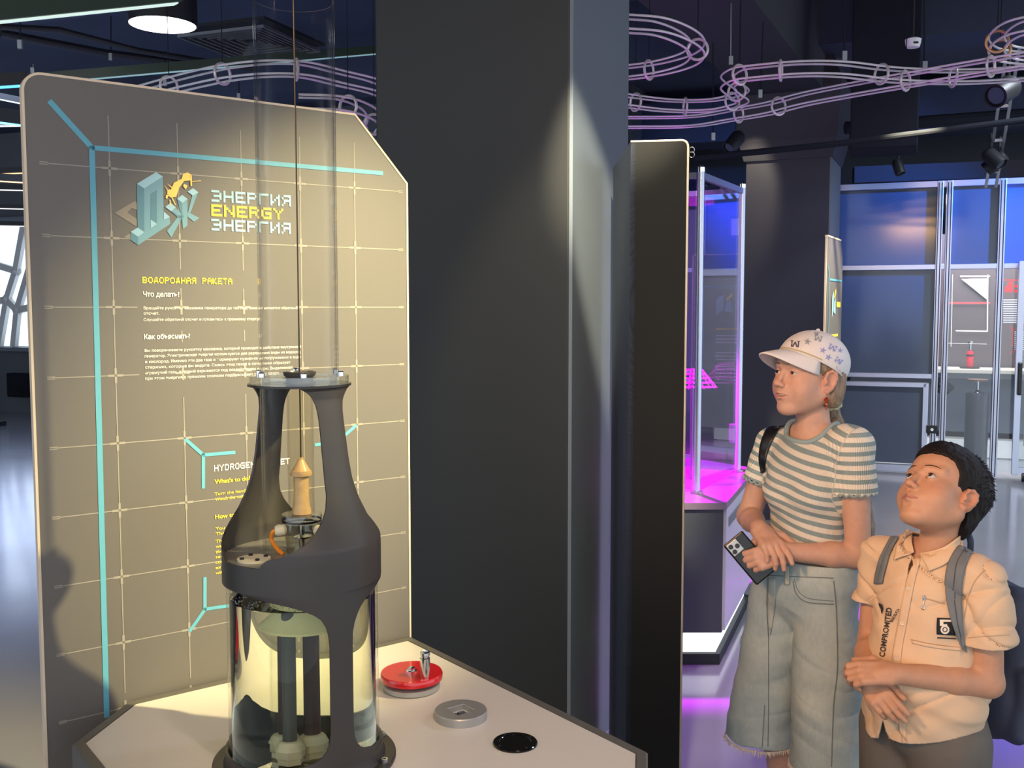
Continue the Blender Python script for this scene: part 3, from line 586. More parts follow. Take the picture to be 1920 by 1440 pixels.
# grid print
vs_ = [SH.uv(u, 576)[0] for u in (213, 340, 458, 569, 667)]; g_ = (vs_[-1] - vs_[0]) / 4; vs_ = [vs_[0] + k * g_ for k in range(5)]
z576 = SH.uv(90, 576)[1]; zl = SH.uv(90, 1232)[1]; gz = (z576 - zl) / 5; hz = [z576 + k * gz for k in (2, 1, 0, -1, -2, -3, -4, -5, -6)]
sL, sR = SH.uv(83, 576)[0], SH.uv(757, 576)[0]
mb = MB()
tx0, tx1 = SH.uv(262, 576)[0], SH.uv(575, 576)[0]
for z in hz:
    if abs(z - hz[2]) < 1e-6 or abs(z - hz[3]) < 1e-6: SH.line(mb, (sL, z), (tx0 - 0.005, z), 0.0022); SH.line(mb, (tx1, z), (sR, z), 0.0022)
    else: SH.line(mb, (sL, z), (sR, z), 0.0022)
    SH.rect(mb, sL, z - 0.0032, sL + 0.016, z + 0.0032); SH.rect(mb, sR - 0.014, z - 0.0028, sR, z + 0.0028)
    for s_ in vs_: SH.rect(mb, s_ - 0.016, z - 0.0025, s_ + 0.016, z + 0.0025, 1.2); SH.rect(mb, s_ - 0.0025, z - 0.016, s_ + 0.0025, z + 0.016, 1.2)
for k, s_ in enumerate(vs_):
    segs = [(0.76, 2.0)]
    if k in (1, 2): segs = [(0.76, SH.uv(340, 745)[1]), (SH.uv(340, 642)[1], SH.uv(340, 620)[1]), (SH.uv(340, 566)[1], SH.uv(340, 540)[1]), (SH.uv(340, 505)[1], 2.0)]
    for z0, z1 in segs: SH.line(mb, (s_, z0), (s_, z1), 0.0022)
mb.build('grid_print', m_grid, bd, smooth=False)
mb = MB(); T_ = 0.0115
def PL(pts, w, k=1.6, m=None):
    q = [SH.uv(*p) for p in pts]
    for i in range(len(q) - 1): SH.line(mb, q[i], q[i + 1], w, k + 0.1 * i)
PL([(92, 189), (172, 277)], T_); PL([(172, 277), (718, 325)], T_ * 0.9); PL([(172, 274), (200, 1345)], T_)
for path in (((347, 823), (381, 853)), ((381, 853), (441, 848)), ((381, 850), (381, 916)), ((384, 1082), (384, 1144)), ((384, 1142), (440, 1134)), ((385, 1141), (355, 1184)), ((668, 797), (630, 830)), ((632, 829), (590, 834)), ((630, 829), (631, 880)), ((631, 1075), (632, 1130)), ((633, 1130), (590, 1137)), ((632, 1130), (668, 1158))): PL(path, 0.0078)
mb.build('cyan_lines', m_teal, bd, smooth=False)
# logo: isometric letters and a golden insect
def zo(x, y, ox=200, oy=300, sc=5.3333): return SH.uv(ox + x / sc, oy + y / sc)
def pol(m, nm, polys, k):
    for p in polys: b = MB(); SH.poly(b, [zo(*q) for q in p], k); b.build(nm, m, bd, smooth=False)
pol(m_gshade, 'logo_shade', [[(80, 530), (280, 410), (300, 430), (300, 500), (250, 480), (205, 525), (300, 590), (300, 670)], [(170, 770), (240, 730), (240, 800)]], 1.5)
pol(m_mteal, 'logo_face', [[(372, 285), (560, 170), (568, 590), (628, 572), (634, 640), (312, 852), (310, 768), (374, 722)], [(752, 430), (806, 392), (806, 655), (760, 690)], [(812, 520), (855, 350), (912, 325), (835, 530)], [(600, 710), (720, 555), (760, 560), (645, 775)], [(640, 512), (690, 480), (770, 560), (750, 590)], [(810, 520), (925, 580), (868, 618), (800, 560)]], 2.0)
pol(m_dteal, 'logo_side', [[(300, 238), (372, 285), (374, 722), (306, 680)], [(238, 718), (312, 768), (312, 852), (240, 800)], [(436, 340), (498, 300), (500, 640), (436, 600)], [(702, 388), (752, 430), (760, 690), (745, 560)], [(584, 470), (640, 512), (740, 600), (720, 560)]], 2.6)
pol(m_pale, 'logo_top', [[(300, 238), (490, 122), (560, 168), (372, 285)], [(238, 718), (306, 676), (374, 722), (310, 768)], [(566, 516), (630, 570), (568, 598)], [(436, 596), (500, 640), (438, 682)], [(702, 388), (752, 350), (806, 390), (754, 430)], [(806, 318), (860, 282), (914, 324), (858, 358)], [(582, 470), (636, 428), (690, 474), (640, 514)]], 3.2)
pol(m_gold, 'logo_insect', [[(604, 300), (640, 295), (668, 230), (745, 190), (760, 140), (805, 126), (846, 150), (832, 205), (770, 210), (720, 280), (690, 370), (630, 375), (600, 340)], [(570, 245), (610, 300), (605, 310)], [(596, 236), (650, 270), (645, 282)], [(826, 150), (846, 150), (850, 260), (836, 262)], [(840, 215), (938, 205), (938, 211), (842, 222)], [(770, 240), (805, 255), (788, 296), (760, 262)], [(640, 370), (652, 368), (690, 452), (682, 452)], [(590, 350), (620, 345), (600, 392), (585, 380)], [(624, 400), (636, 400), (636, 460), (628, 460)]], 4.0)
q0 = SH.uv(396, 378); q1 = SH.uv(545, 378); W_ = q1[0] - q0[0]; hgt = abs(SH.uv(396, 356)[1] - SH.uv(396, 378)[1])
for (txt, vb, m_, wf) in (('ЭНЕРГИЯ', 378, m_pale, 1.0), ('ENERGY', 405, m_yel, 0.90), ('ЭНЕРГИЯ', 432, m_pale, 1.0)):
    r = pix_rows(txt); cw = W_ * wf / len(r[0]); q = SH.uv(396, vb); b = MB(); SH.pixels(b, r, q[0], q[1], cw, hgt / 5, 2.0); b.build('title_line', m_, bd, smooth=False)
r = pix_rows('ВОДОРОДНАЯ РАКЕТА'); q0 = SH.uv(267, 531); q1 = SH.uv(435, 531); mb2 = MB(); SH.pixels(mb2, r, q0[0], q0[1], (q1[0] - q0[0]) / len(r[0]), abs(SH.uv(267, 519)[1] - q0[1]) / 5, 2.0)
mb2.build('heading_line', m_yel, bd, smooth=False)
def TX(m_, body, u0, v0, u1, hpx, bold=0.0):
    b = MB(); q0 = SH.uv(u0, v0); q1 = SH.uv(u1, v0); h = abs(SH.uv(u0, v0 - hpx)[1] - q0[1]); SH.text(b, body, q0[0], q0[1], q1[0] - q0[0], h, 2.0, 1.0, bold); b.build('text_line', m_, bd, smooth=False)
for a in (('Что делать?', 268, 556, 336, 9.5, 0.02), ('Как объяснить?', 270, 636, 356, 9.5, 0.02),
          ('Вращайте рукоятку маховика генератора до тех пор, пока не начнется обратный', 269, 580, 558, 5.5), ('отсчет.', 269, 590, 298, 5.5), ('Слушайте обратный отсчет и готовьтесь к громкому старту!', 269, 602, 486, 5.5),
          ('Вы поворачиваете рукоятку маховика, который приводит в действие внутренний', 271, 660, 564, 5.6), ('генератор. Электрическая энергия используется для разложения воды на водород', 271, 670.5, 563, 5.6),
          ('и кислород. Именно эти два газа и формируют пузырьки на погруженных в воду', 272, 681, 564, 5.6), ('стержнях, которые вы видите. Смесь этих газов в сочетании образует', 272, 691.5, 544, 5.6),
          ('«гремучий газ», который взрывается под воздействием искры. Выделяемая', 272, 702, 548, 5.6), ('при этом энергия с громким хлопком подбрасывает ракету вверх.', 272, 712.5, 524, 5.6)): TX(m_wht, *a)
r = pix_rows('HYDROGEN ROCKET'); q0 = SH.uv(401, 884); q1 = SH.uv(543, 884); mb = MB(); SH.pixels(mb, r, q0[0], q0[1], (q1[0] - q0[0]) / len(r[0]), abs(SH.uv(401, 872)[1] - q0[1]) / 5, 2.0)
mb.build('heading_line', m_wht, bd, smooth=False)
for a in (("What's to do?", 402, 907, 469, 8, 0.02), ('How to explain?', 403, 973, 480, 8, 0.02), ('Turn the handle until you hear', 402, 929, 524, 6), ('Watch the countdown', 403, 939, 482, 6), ('You are turning the handle.', 404, 994, 517, 6), ('There, electric energy splits', 404, 1004, 526, 6),
          ('This is how water is parted:', 404, 1018, 522, 6), ('water gives two gases and', 404, 1027.5, 509, 6), ('these form the bubbles you', 404, 1037.5, 513, 6), ('see in the tank. They are', 404, 1047, 509, 6), ('combined and a spark', 404, 1057, 488, 6), ('exposes the gas, it bursts', 404, 1067, 513, 6), ('with a loud bang', 404, 1077, 471, 6)): TX(m_yel, *a)

# ------------------------------------------------------------------ glass rocket tower
ac = onz(573, 1420, ZTB); AX = Vector((ac.x, ac.y, 0)); camd = math.atan2(-AX.y, -AX.x)   # azimuth towards the visitor with the camera
def RP(phi, r, z):     # phi in degrees, 0 faces the front, positive to the right
    a = camd + math.radians(phi); return AX + Vector((math.cos(a) * r, math.sin(a) * r, z))
tw = thing('rocket_tower', tuple(AX + UP * ZTOP), 'tall glass rocket launcher tower with a dark metal frame on the table', 'exhibit')
m_fr = mat('tower_frame', rgb(60, 57, 55), 0.42, 0.35, var=0.04, scale=30)
m_cream = mat('cream_plastic', rgb(206, 200, 172), 0.45)
RC = 0.147
zs_ = [1.142, 1.150, 1.158, 1.165, 1.175, 1.185, 1.2, 1.22, 1.24, 1.265, 1.29, 1.327, 1.36, 1.39, 1.412, 1.425, 1.435, 1.443, 1.449, 1.455]
RZ = lambda z: interp(z, [1.10, 1.15, 1.17, 1.185, 1.22, 1.24, 1.265, 1.29, 1.327, 1.39, 1.433, 1.45, 1.456], [RC, RC, 0.1465, 0.142, 0.130, 0.1235, 0.1155, 0.109, 0.102, 0.0935, 0.0885, 0.090, 0.094])
FL = lambda z: interp(z, [1.142, 1.150, 1.158, 1.165, 1.175, 1.185, 1.20, 1.22, 1.24, 1.265, 1.327, 1.39, 1.412, 1.425, 1.435, 1.443, 1.449, 1.455], [-31, -29, -25, -14, -5, 2.4, 9, 15.5, 20, 22.5, 22.5, 21.5, 20, 18, 15, 11, 6, 0])
FR = lambda z: interp(z, [1.142, 1.16, 1.175, 1.19, 1.218, 1.25, 1.29, 1.371, 1.412, 1.43, 1.441, 1.449, 1.455], [112, 100, 88, 79, 66, 60, 57, 57, 57, 60, 65, 72, 82])
def sheet_rows(rows, t=0.004, flip=0.0):
    """rows of (z, r, phi0, phi1) become a bent metal sheet of thickness t"""
    n = 26; vi = []; vo = []
    for z, r, a, b in rows:
        for k in range(n + 1):
            p = a + (b - a) * k / n + flip; vo.append(RP(p, r, z)); vi.append(RP(p, r - t, z))
    m = len(rows); N1 = n + 1; T = m * N1; fs = []
    for i in range(m - 1):
        for k in range(n):
            a = i * N1 + k; fs.append((a, a + 1, a + N1 + 1, a + N1)); fs.append((T + a, T + a + N1, T + a + N1 + 1, T + a + 1))
        for k in (0, n):
            a = i * N1 + k; fs.append((a, a + N1, T + a + N1, T + a))
    for k in range(n):
        fs.append((k, T + k, T + k + 1, k + 1)); a = (m - 1) * N1 + k; fs.append((a, a + 1, T + a + 1, T + a))
    return MB().add(vo + vi, fs)
fine = sorted(set(zs_ + [1.142 + k * 0.313 / 60 for k in range(61)]))
for fl in (0.0, 180.0):
    sheet_rows([(z, RZ(z), FL(z), FR(z)) for z in fine], 0.004, fl).build('upper_leg', m_fr, tw)
    lo_z = [0.772, 0.78, 0.786, 0.792, 0.80, 0.81, 0.822, 0.84, 0.9, 1.0, 1.02, 1.035, 1.05, 1.06, 1.07, 1.078, 1.085, 1.091, 1.096]
    hwL = lambda z: interp(z, [0.772, 0.78, 0.786, 0.792, 0.80, 0.81, 0.822, 0.84, 1.0, 1.02, 1.035, 1.05, 1.06, 1.07, 1.078, 1.085, 1.091, 1.096], [70, 48, 30, 21, 15.5, 12, 10, 9, 9, 9.8, 11.5, 15, 20, 28, 38, 52, 70, 90])
    hwR = lambda z: interp(z, [0.772, 0.78, 0.786, 0.792, 0.80, 0.81, 0.822, 0.84, 1.0, 1.02, 1.035, 1.05, 1.06, 1.07, 1.078, 1.085, 1.091, 1.096], [70, 48, 30, 21, 15.5, 12, 10, 9, 9, 9.5, 11, 14, 17, 22, 29, 38, 52, 80])
    sheet_rows([(z, RC, 27 - hwL(z), 27 + hwR(z)) for z in lo_z], 0.004, fl).build('lower_leg', m_fr, tw)
MB().lathe([(RC, 1.094), (RC, 1.1425), (RC - 0.004, 1.1425), (RC - 0.004, 1.094), (RC, 1.094)], AX, 96, cap=False).build('collar', m_fr, tw)
MB().lathe([(0.0, 1.136), (RC - 0.003, 1.136), (RC - 0.003, 1.140), (0, 1.140)], AX, 64).build('deck', mat('deck_metal', rgb(150, 150, 146), 0.35, 0.5), tw)
MB().lathe([(0.172, ZTOP), (0.172, ZTOP + 0.006), (0.170, ZTOP + 0.008), (0.152, ZTOP + 0.009), (RC, 0.758), (RC, 0.7745), (RC - 0.004, 0.7745), (RC - 0.005, ZTOP), (0.172, ZTOP)], AX, 96, cap=False).build('base_flange', m_fr, tw)
for k in range(8):
    p = RP(20 + 45 * k, 0.160, ZTOP + 0.008); bl = MB().lathe([(0.0065, 0), (0.0065, 0.008), (0.003, 0.008), (0.003, 0.004), (0, 0.004)], p, 12).build('bolt', m_steel, tw)
# tank, water, gear inside
MB().lathe([(0.1405, ZTOP), (0.1405, 1.134), (0.1355, 1.134), (0.1355, ZTOP), (0.1405, ZTOP)], AX, 96, cap=False).build('tank_glass', thin_glass('tank_acrylic', (0.975, 0.98, 0.975), 0.0, 1.3, 0.0, 0.0), tw)
MB().lathe([(0.0, 0.752), (0.1345, 0.752), (0.1345, 1.061), (0.134, 1.0625), (0, 1.0625)], AX, 96).build('water', full_glass('water', (0.93, 0.95, 0.80), 1.33), tw)
WATER = bpy.data.objects['water']; WATER.cycles.is_caustics_caster = True
SPOT_EX.data.cycles.is_caustics_light = True
for nm_ in ('table_top', 'rim', 'panel', 'grid_print', 'tank_floor'):
    pass
MB().lathe([(0.0, ZTOP + 0.001), (0.134, ZTOP + 0.001), (0.134, 0.7505), (0, 0.7505)], AX, 64).build('tank_floor', mat('tank_floor', rgb(120, 112, 92), 0.5), tw)
# droplets above the waterline
random.seed(3); dr = MB()
for k in range(420):
    ph = random.uniform(-95, 200); z = random.uniform(1.066, 1.092); r = random.uniform(0.0006, 0.0017)
    dr.ball(RP(ph, 0.1350, z), r, 6)
d_ = dr.build('droplets', full_glass('droplet', (1, 1, 1), 1.33), tw); d_['kind'] = 'stuff'
def IN(phi, r): a = camd + math.radians(phi); return AX + Vector((math.cos(a) * r, math.sin(a) * r, 0))
gl = MB().lathe([(0.0455, 0.9995), (0.062, 0.9995), (0.0625, 1.004), (0.028, 1.046), (0.026, 1.055), (0.023, 1.055), (0.026, 1.044), (0.058, 1.005), (0.0455, 1.004)], AX, 48, cap=False).build('funnel', mat('funnel_plastic', rgb(226, 220, 160), 0.4), tw)
MB().lathe([(0.0475, 0.77), (0.0475, 1.0), (0.0455, 1.0), (0.0455, 0.77), (0.0475, 0.77)], AX, 48, cap=False).build('inner_glass', thin_glass('inner_glass', (0.97, 0.98, 0.96), 0.0, 1.12), tw)
m_rodg = mat('rod_grey', rgb(70, 72, 70), 0.5); m_rodr = mat('rod_dark_red', rgb(52, 22, 18), 0.5)
for (ph, r, rad_, m, nm, top) in ((-38, 0.036, 0.0105, m_rodg, 'grey_rod', 1.13), (100, 0.010, 0.0115, m_rodr, 'red_rod', 0.998), (-120, 0.030, 0.0095, m_rodr, 'red_rod', 0.998)):
    c = IN(ph, r); MB().cyl(c + UP * 0.78, c + UP * top, rad_, n=24).build(nm, m, tw)
    g = MB().lathe([(0.020, 0.756), (0.020, 0.766), (0.0225, 0.768), (0.0225, 0.782)], c, 6).lathe([(0.0225, 0.782), (0.021, 0.786), (0.019, 0.792), (0.016, 0.797), (0.012, 0.799)], c, 28)
    g.build('cable_gland', m_cream, tw, ang=25)
# inside the upper frame
TR = 0.0725; ZTT = at(566, 23, AX.y + TR).z
MB().lathe([(TR, 1.1405), (TR, 1.4545), (TR - 0.004, 1.4545), (TR - 0.004, 1.1405), (TR, 1.1405)], AX, 64, cap=False).build('lower_tube', thin_glass('lower_tube', (0.975, 0.975, 0.97), 0.0, 1.35, 0.0, 0.0), tw)
MB().lathe([(0.030, 1.4552), (0.095, 1.4552), (0.095, 1.4592), (0.030, 1.4592), (0.030, 1.4552)], AX, 64, cap=False).build('top_plate', mat('plate_dark', rgb(40, 38, 38), 0.35, 0.3), tw)
MB().lathe([(TR - 0.004, 1.4595), (0.0905, 1.4595), (0.0905, 1.474), (TR, 1.474), (TR - 0.004, 1.474), (TR - 0.004, 1.4595)], AX, 64, cap=False).build('acrylic_ring', thin_glass('acrylic_block', (0.9, 0.92, 0.92), 0.03, 1.45, 0.05), tw)
for k in range(6):
    p = RP(5 + 60 * k, 0.082, 1.474); MB().lathe([(0.006, 0), (0.006, 0.007), (0.004, 0.009), (0, 0.009)], p, 12).build('bolt', m_chrome, tw)
MB().lathe([(0.025, 1.4592), (0.025, 1.470), (0.029, 1.474), (0.031, 1.481), (0.027, 1.481), (0.0245, 1.474), (0.0235, 1.4592), (0.025, 1.4592)], AX, 40, cap=False).build('nozzle_ring', mat('nozzle', rgb(92, 92, 92), 0.3, 0.4), tw)
MB().lathe([(TR, 1.4742), (TR, ZTT), (TR - 0.0035, ZTT), (TR - 0.0035, 1.4742), (TR, 1.4742)], AX, 96, cap=False).build('tall_tube', g_tube, tw)
MB().lathe([(0.0245, 1.214), (0.0245, 1.4595), (0.0225, 1.4595), (0.0225, 1.214), (0.0245, 1.214)], AX, 40, cap=False).build('launch_tube', thin_glass('launch_tube', (0.96, 0.95, 0.92), 0.0, 1.25, 0.0, 0.0), tw)
MB().lathe([(0.0, 1.2135), (0.0185, 1.2135), (0.0180, 1.220), (0.0155, 1.230), (0.0142, 1.245), (0.0142, 1.283), (0.0160, 1.2855), (0.0205, 1.2862), (0.0205, 1.2915), (0.0188, 1.2918), (0.0188, 1.2946), (0.0172, 1.2954), (0.0050, 1.3160), (0.0050, 1.3190), (0.0022, 1.3195), (0, 1.3195)], AX, 40).build('rocket', mat('rocket_ceramic', rgb(196, 166, 120), 0.35, var=0.25, scale=70), tw, ang=22)
MB().cyl(AX + UP * 1.317, AX + UP * 2.6, 0.0014, n=8).build('guide_wire', mat('guide_wire', rgb(62, 56, 48), 0.4, 0.6), tw)
g_cup = thin_glass('glass_cup', (0.86, 0.87, 0.86), 0.02, 1.5, 0.06)
MB().lathe([(0.023, 1.213), (0.037, 1.213), (0.038, 1.208), (0.037, 1.197), (0.023, 1.197)], AX, 40).build('glass_flange', g_cup, tw)
MB().lathe([(0.036, 1.199), (0.0365, 1.203), (0.0365, 1.199)], AX, 40, cap=False).build('gasket', m_blackp, tw)
MB().lathe([(0.036, 1.197), (0.034, 1.186), (0.030, 1.16), (0.030, 1.143), (0.0285, 1.143), (0.0285, 1.16), (0.032, 1.186)], AX, 40, cap=False).build('glass_cup', g_cup, tw)
MB().lathe([(0.006, 1.141), (0.006, 1.165), (0.018, 1.168), (0.018, 1.171), (0.005, 1.174), (0.005, 1.197), (0, 1.197)], AX, 20).build('valve_stem', m_chrome, tw)
for ph in (-85, 55):
    MB().lathe([(0.004, 0.0), (0.010, 0.004), (0.011, 0.016), (0.008, 0.022), (0, 0.022)], RP(ph, 0.028, 1.184), 18, RP(ph, 1, 0) - AX).build('hose_socket', m_cream, tw)
    MB().tube(spline([RP(ph, 0.048, 1.184), RP(ph - 3, 0.054, 1.180), RP(ph - 6, 0.056, 1.165), RP(ph + 8, 0.047, 1.15), RP(ph + 24, 0.040, 1.141)], 6), 0.0042, 10).build('hose', mat('hose_orange', rgb(214, 128, 22), 0.4), tw)
op = RP(-62, 0.098, 1.140)
MB().lathe([(0.030, 0), (0.030, 0.004), (0, 0.004)], op, 36).build('cover_plate', m_cream, tw)
for k in range(4):
    a = math.radians(30 + 90 * k); MB().lathe([(0.004, 0.004), (0.004, 0.007), (0, 0.007)], op + Vector((0.022 * math.cos(a), 0.022 * math.sin(a), 0)), 10).build('screw', m_dark, tw)

# ------------------------------------------------------------------ controls on the table
m_red = mat('lacquer_red', rgb(184, 20, 28), 0.22, coat=0.5, var=0.03)
m_silver = mat('silver_plastic', rgb(168, 168, 166), 0.35, 0.5)
q = onz(772, 1291, ZTOP); q.z = ZTOP
rw = thing('crank_wheel', tuple(q), 'red crank wheel with a chrome knob on the white table', 'crank')
MB().lathe([(0.060, 0), (0.064, 0.004), (0.064, 0.014), (0.058, 0.017), (0, 0.017)], q, 64).build('base_ring', m_silver, rw)
MB().lathe([(0.052, 0.017), (0.052, 0.022), (0.0, 0.022)], q, 48).build('shadow_gap', m_blackp, rw)
wh = MB().lathe([(0.064, 0.022), (0.070, 0.025), (0.0705, 0.036), (0.068, 0.040), (0, 0.0405)], q, 72).build('wheel', m_red, rw)
MB().lathe([(0.014, 0.0405), (0.014, 0.043), (0.009, 0.044), (0.009, 0.049), (0.004, 0.051), (0, 0.051)], q, 6).build('hub_nut', m_chrome, rw, ang=20)
k_ = onz(815, 1280, ZTOP + 0.04); k_.z = ZTOP + 0.0405; d = (k_ - q); d.z = 0; k_ = q + d.normalized() * 0.053; k_.z = ZTOP + 0.0405
MB().lathe([(0.009, 0), (0.010, 0.004), (0.0115, 0.03), (0.0115, 0.045), (0.0095, 0.047), (0.0095, 0.05), (0.0115, 0.052), (0.011, 0.058), (0.007, 0.060), (0.006, 0.056), (0, 0.056)], k_, 24).build('knob', m_chrome, rw)
q = onz(864, 1346, ZTOP); q.z = ZTOP
sr = thing('sensor_ring', tuple(q), 'silver round bezel with a square window between red wheel and black disc', 'bezel')
mb = MB(); n = 64; ho = 0.021; rows = []
sqr = []
for k in range(n):
    a = 2 * math.pi * k / n; c, s = math.cos(a), math.sin(a); mx_ = max(abs(c), abs(s)); sqr.append((PA * (ho * c / mx_) + QA * (ho * s / mx_)))
cir = [PA * math.cos(2 * math.pi * k / n) + QA * math.sin(2 * math.pi * k / n) for k in range(n)]
lv = [[q + c * 0.055 for c in cir], [q + c * 0.0555 + UP * 0.016 for c in cir], [q + c * 0.054 + UP * 0.0185 for c in cir], [q + s * 1.06 + UP * 0.0185 for s in sqr], [q + s + UP * 0.017 for s in sqr], [q + s + UP * 0.006 for s in sqr]]
mb.add([p for r in lv for p in r], [(r * n + k, r * n + (k + 1) % n, (r + 1) * n + (k + 1) % n, (r + 1) * n + k) for r in range(5) for k in range(n)])
mb.build('bezel', m_silver, sr, ang=30)
MB().obox(q + UP * 0.004, PA * 0.0215, QA * 0.0215, UP * 0.002).build('window_plate', m_whitep, sr, smooth=False)
MB().obox(q + UP * 0.008 + PA * 0.005, PA * 0.008, QA * 0.010, UP * 0.002).build('slider', m_steel, sr, smooth=False)
MB().obox(q + UP * 0.007 - PA * 0.008, PA * 0.003, QA * 0.012, UP * 0.0015).build('slot', m_blackp, sr, smooth=False)
q = onz(966, 1394, ZTOP); q.z = ZTOP
bk = thing('sensor_disc', tuple(q), 'flat glossy black disc with four screws on the table front', 'disc')
MB().lathe([(0.0445, 0), (0.0445, 0.003), (0.043, 0.0045), (0.032, 0.0045), (0.031, 0.0035), (0, 0.0035)], q, 64).build('disc', mat('gloss_black', rgb(8, 8, 9), 0.12), bk)
for k in range(4):
    a = math.radians(35 + 90 * k); MB().lathe([(0.003, 0.0045), (0.003, 0.0058), (0, 0.0058)], q + Vector((0.0375 * math.cos(a), 0.0375 * math.sin(a), 0)), 10).build('screw', m_dark, bk)

# ------------------------------------------------------------------ partition panel between column and vitrine
pA = at(1180, 576, 3.05); pB = at(1287, 576, 3.02); pC = at(1148, 576, 3.62)
for p in (pA, pB, pC): p.z = 0
zp = at(1230, 264, 3.04).z
pt = thing('partition_panel', tuple((pA + pB) / 2), 'dark folded partition panel with a glowing pale edge between column and vitrine', 'partition')
m_pp = mat('partition_dark', rgb(27, 27, 27), 0.6, var=0.05, spec=0.12); m_pn = mat('partition_navy', rgb(60, 66, 84), 0.5, var=0.05)
dr_ = (pB - pA).normalized(); nn = Vector((-dr_.y, dr_.x, 0))
r2 = 0.02; W2 = (pB - pA).length
oo = [(0, 0), (W2, 0)] + [(W2 - r2 + r2 * math.cos(t), zp - r2 + r2 * math.sin(t)) for t in [k * math.pi / 12 for k in range(7)]] + [(0, zp)]
MB().prism([pA + dr_ * a + UP * b for a, b in oo], nn * 0.016).build('front_panel', m_pp, pt, smooth=False)
MB().prism([pA, pC, pC + UP * zp, pA + UP * zp], dr_ * 0.016).build('side_panel', m_pn, pt, smooth=False)
eb = MB(); e = [(W2 + 0.002, 0)] + [(W2 - r2 + (r2 + 0.002) * math.cos(t), zp - r2 + (r2 + 0.002) * math.sin(t)) for t in [k * math.pi / 12 for k in range(7)]] + [(0.0, zp + 0.002)]
for i in range(len(e) - 1):
    a = pA + dr_ * e[i][0] + UP * e[i][1]; b = pA + dr_ * e[i + 1][0] + UP * e[i + 1][1]; eb.add([a - nn * 0.001, b - nn * 0.001, b + nn * 0.018, a + nn * 0.018], [(0, 1, 2, 3)])
o_ = eb.build('edge_band', m_edge, pt); md = o_.modifiers.new('thick', 'SOLIDIFY'); md.thickness = 0.006
for k in range(2):
    MB().torus(at(1297, 281 + 9 * k, 3.06), (0.3, 1, 0.2), 0.008, 0.0014, 16, 6).build('wire_hook', m_steel, pt)

# ------------------------------------------------------------------ magenta vitrine
f0 = onz(1362, 943, ZTB); f1_ = onz(1418, 878, ZTB); 
vt = thing('vitrine_table', (f0.x - 0.3, f0.y + 0.6, 0), 'dark pedestal table with magenta lit top behind the partition', 'table')
d2 = (f1_ - f0); d2.z = 0; L2 = d2.length
P0 = Vector((f0.x, f0.y, 0)); P1 = Vector((f1_.x, f1_.y, 0)); 
poly = [P0, P1, P1 + Vector((-0.35, 0.45, 0)), P1 + Vector((-1.0, 0.55, 0)), P0 + Vector((-1.1, 0.75, 0)), P0 + Vector((-1.0, 0.0, 0))]
def inset(poly, d):
    c = sum(poly, Vector()) / len(poly); return [p + (c - p).normalized() * d for p in poly]
MB().prism([p + UP * (ZTB - 0.03) for p in poly], (0, 0, 0.03)).build('table_top', mat('vitrine_top', rgb(128, 112, 128), 0.3), vt, smooth=False)
MB().prism([p + UP * 0.15 for p in inset(poly, 0.02)], (0, 0, ZTB - 0.18)).build('cabinet', mat('vitrine_body', rgb(62, 66, 76), 0.55), vt, smooth=False)
MB().prism([p + UP * 0.05 for p in inset(poly, 0.06)], (0, 0, 0.10)).build('lit_plinth', mat('plinth_glow', (0.9, 0.9, 0.9), 0.5, emit=(0.9, 0.97, 1.0), estr=1.2), vt, smooth=False)
MB().prism([p for p in inset(poly, 0.03)], (0, 0, 0.05)).build('foot', m_dark, vt, smooth=False)
sn = Vector((d2.y, -d2.x, 0)).normalized(); dd = d2.normalized()
MB().prism([P0 + dd * 0.02 + UP * 0.16 - sn * 0.018, P1 - dd * 0.03 + UP * 0.16 - sn * 0.018, P1 - dd * 0.03 + UP * (ZTB - 0.032) - sn * 0.018, P0 + dd * 0.02 + UP * (ZTB - 0.032) - sn * 0.018], sn * 0.016).build('side_door', mat('vitrine_side', rgb(196, 200, 208), 0.4), vt, smooth=False)
MB().obox(P0 + dd * (L2 * 0.5) + UP * 0.64 - sn * 0.0, dd * (L2 * 0.42), sn * 0.004, UP * 0.02).build('door_slot', m_steel, vt, smooth=False)
vi = thing('vitrine', (onz(1340, 905, ZTB).x, 5.1, ZTB), 'tall glass vitrine with aluminium posts lit magenta', 'vitrine')
a_ = onz(1306, 925, ZTB); b_2 = onz(1383, 884, ZTB); ed = (b_2 - a_); pe = Vector((-ed.y, ed.x, 0)); pe.normalize(); pe *= ed.length
cs = [a_, b_2, b_2 + pe, a_ + pe]; zv = 2.21
for p in cs:
    MB().lathe([(0.017, ZTB + 0.001 - p.z), (0.017, zv - p.z)], p, 16).build('post', m_alu, vi)
    MB().lathe([(0.03, 0.001), (0.03, 0.012), (0.0, 0.012)], Vector((p.x, p.y, ZTB)), 16).build('post_foot', m_steel, vi)
    MB().lathe([(0.02, zv - p.z), (0.02, zv + 0.02 - p.z), (0.008, zv + 0.03 - p.z), (0, zv + 0.03 - p.z)], p, 12).build('post_cap', m_chrome, vi)
for i in range(4):
    a, b = Vector((cs[i].x, cs[i].y, 0)), Vector((cs[(i + 1) % 4].x, cs[(i + 1) % 4].y, 0)); e_ = (b - a).normalized()
    MB().bar(a + e_ * 0.02 + UP * (zv - 0.015), b - e_ * 0.02 + UP * (zv - 0.015), 0.02, 0.028).build('top_rail', m_alu, vi, smooth=False)
    MB().prism([a + e_ * 0.025 + UP * (ZTB + 0.015), b - e_ * 0.025 + UP * (ZTB + 0.015), b - e_ * 0.025 + UP * (zv - 0.03), a + e_ * 0.025 + UP * (zv - 0.03)], Vector((-e_.y, e_.x, 0)) * 0.006).build('glass_pane', thin_glass('vitrine_glass', (0.82, 0.74, 0.95), 0.0, 1.5, 0.03), vi, smooth=False)  # purple haze of reflections put into the glass tint
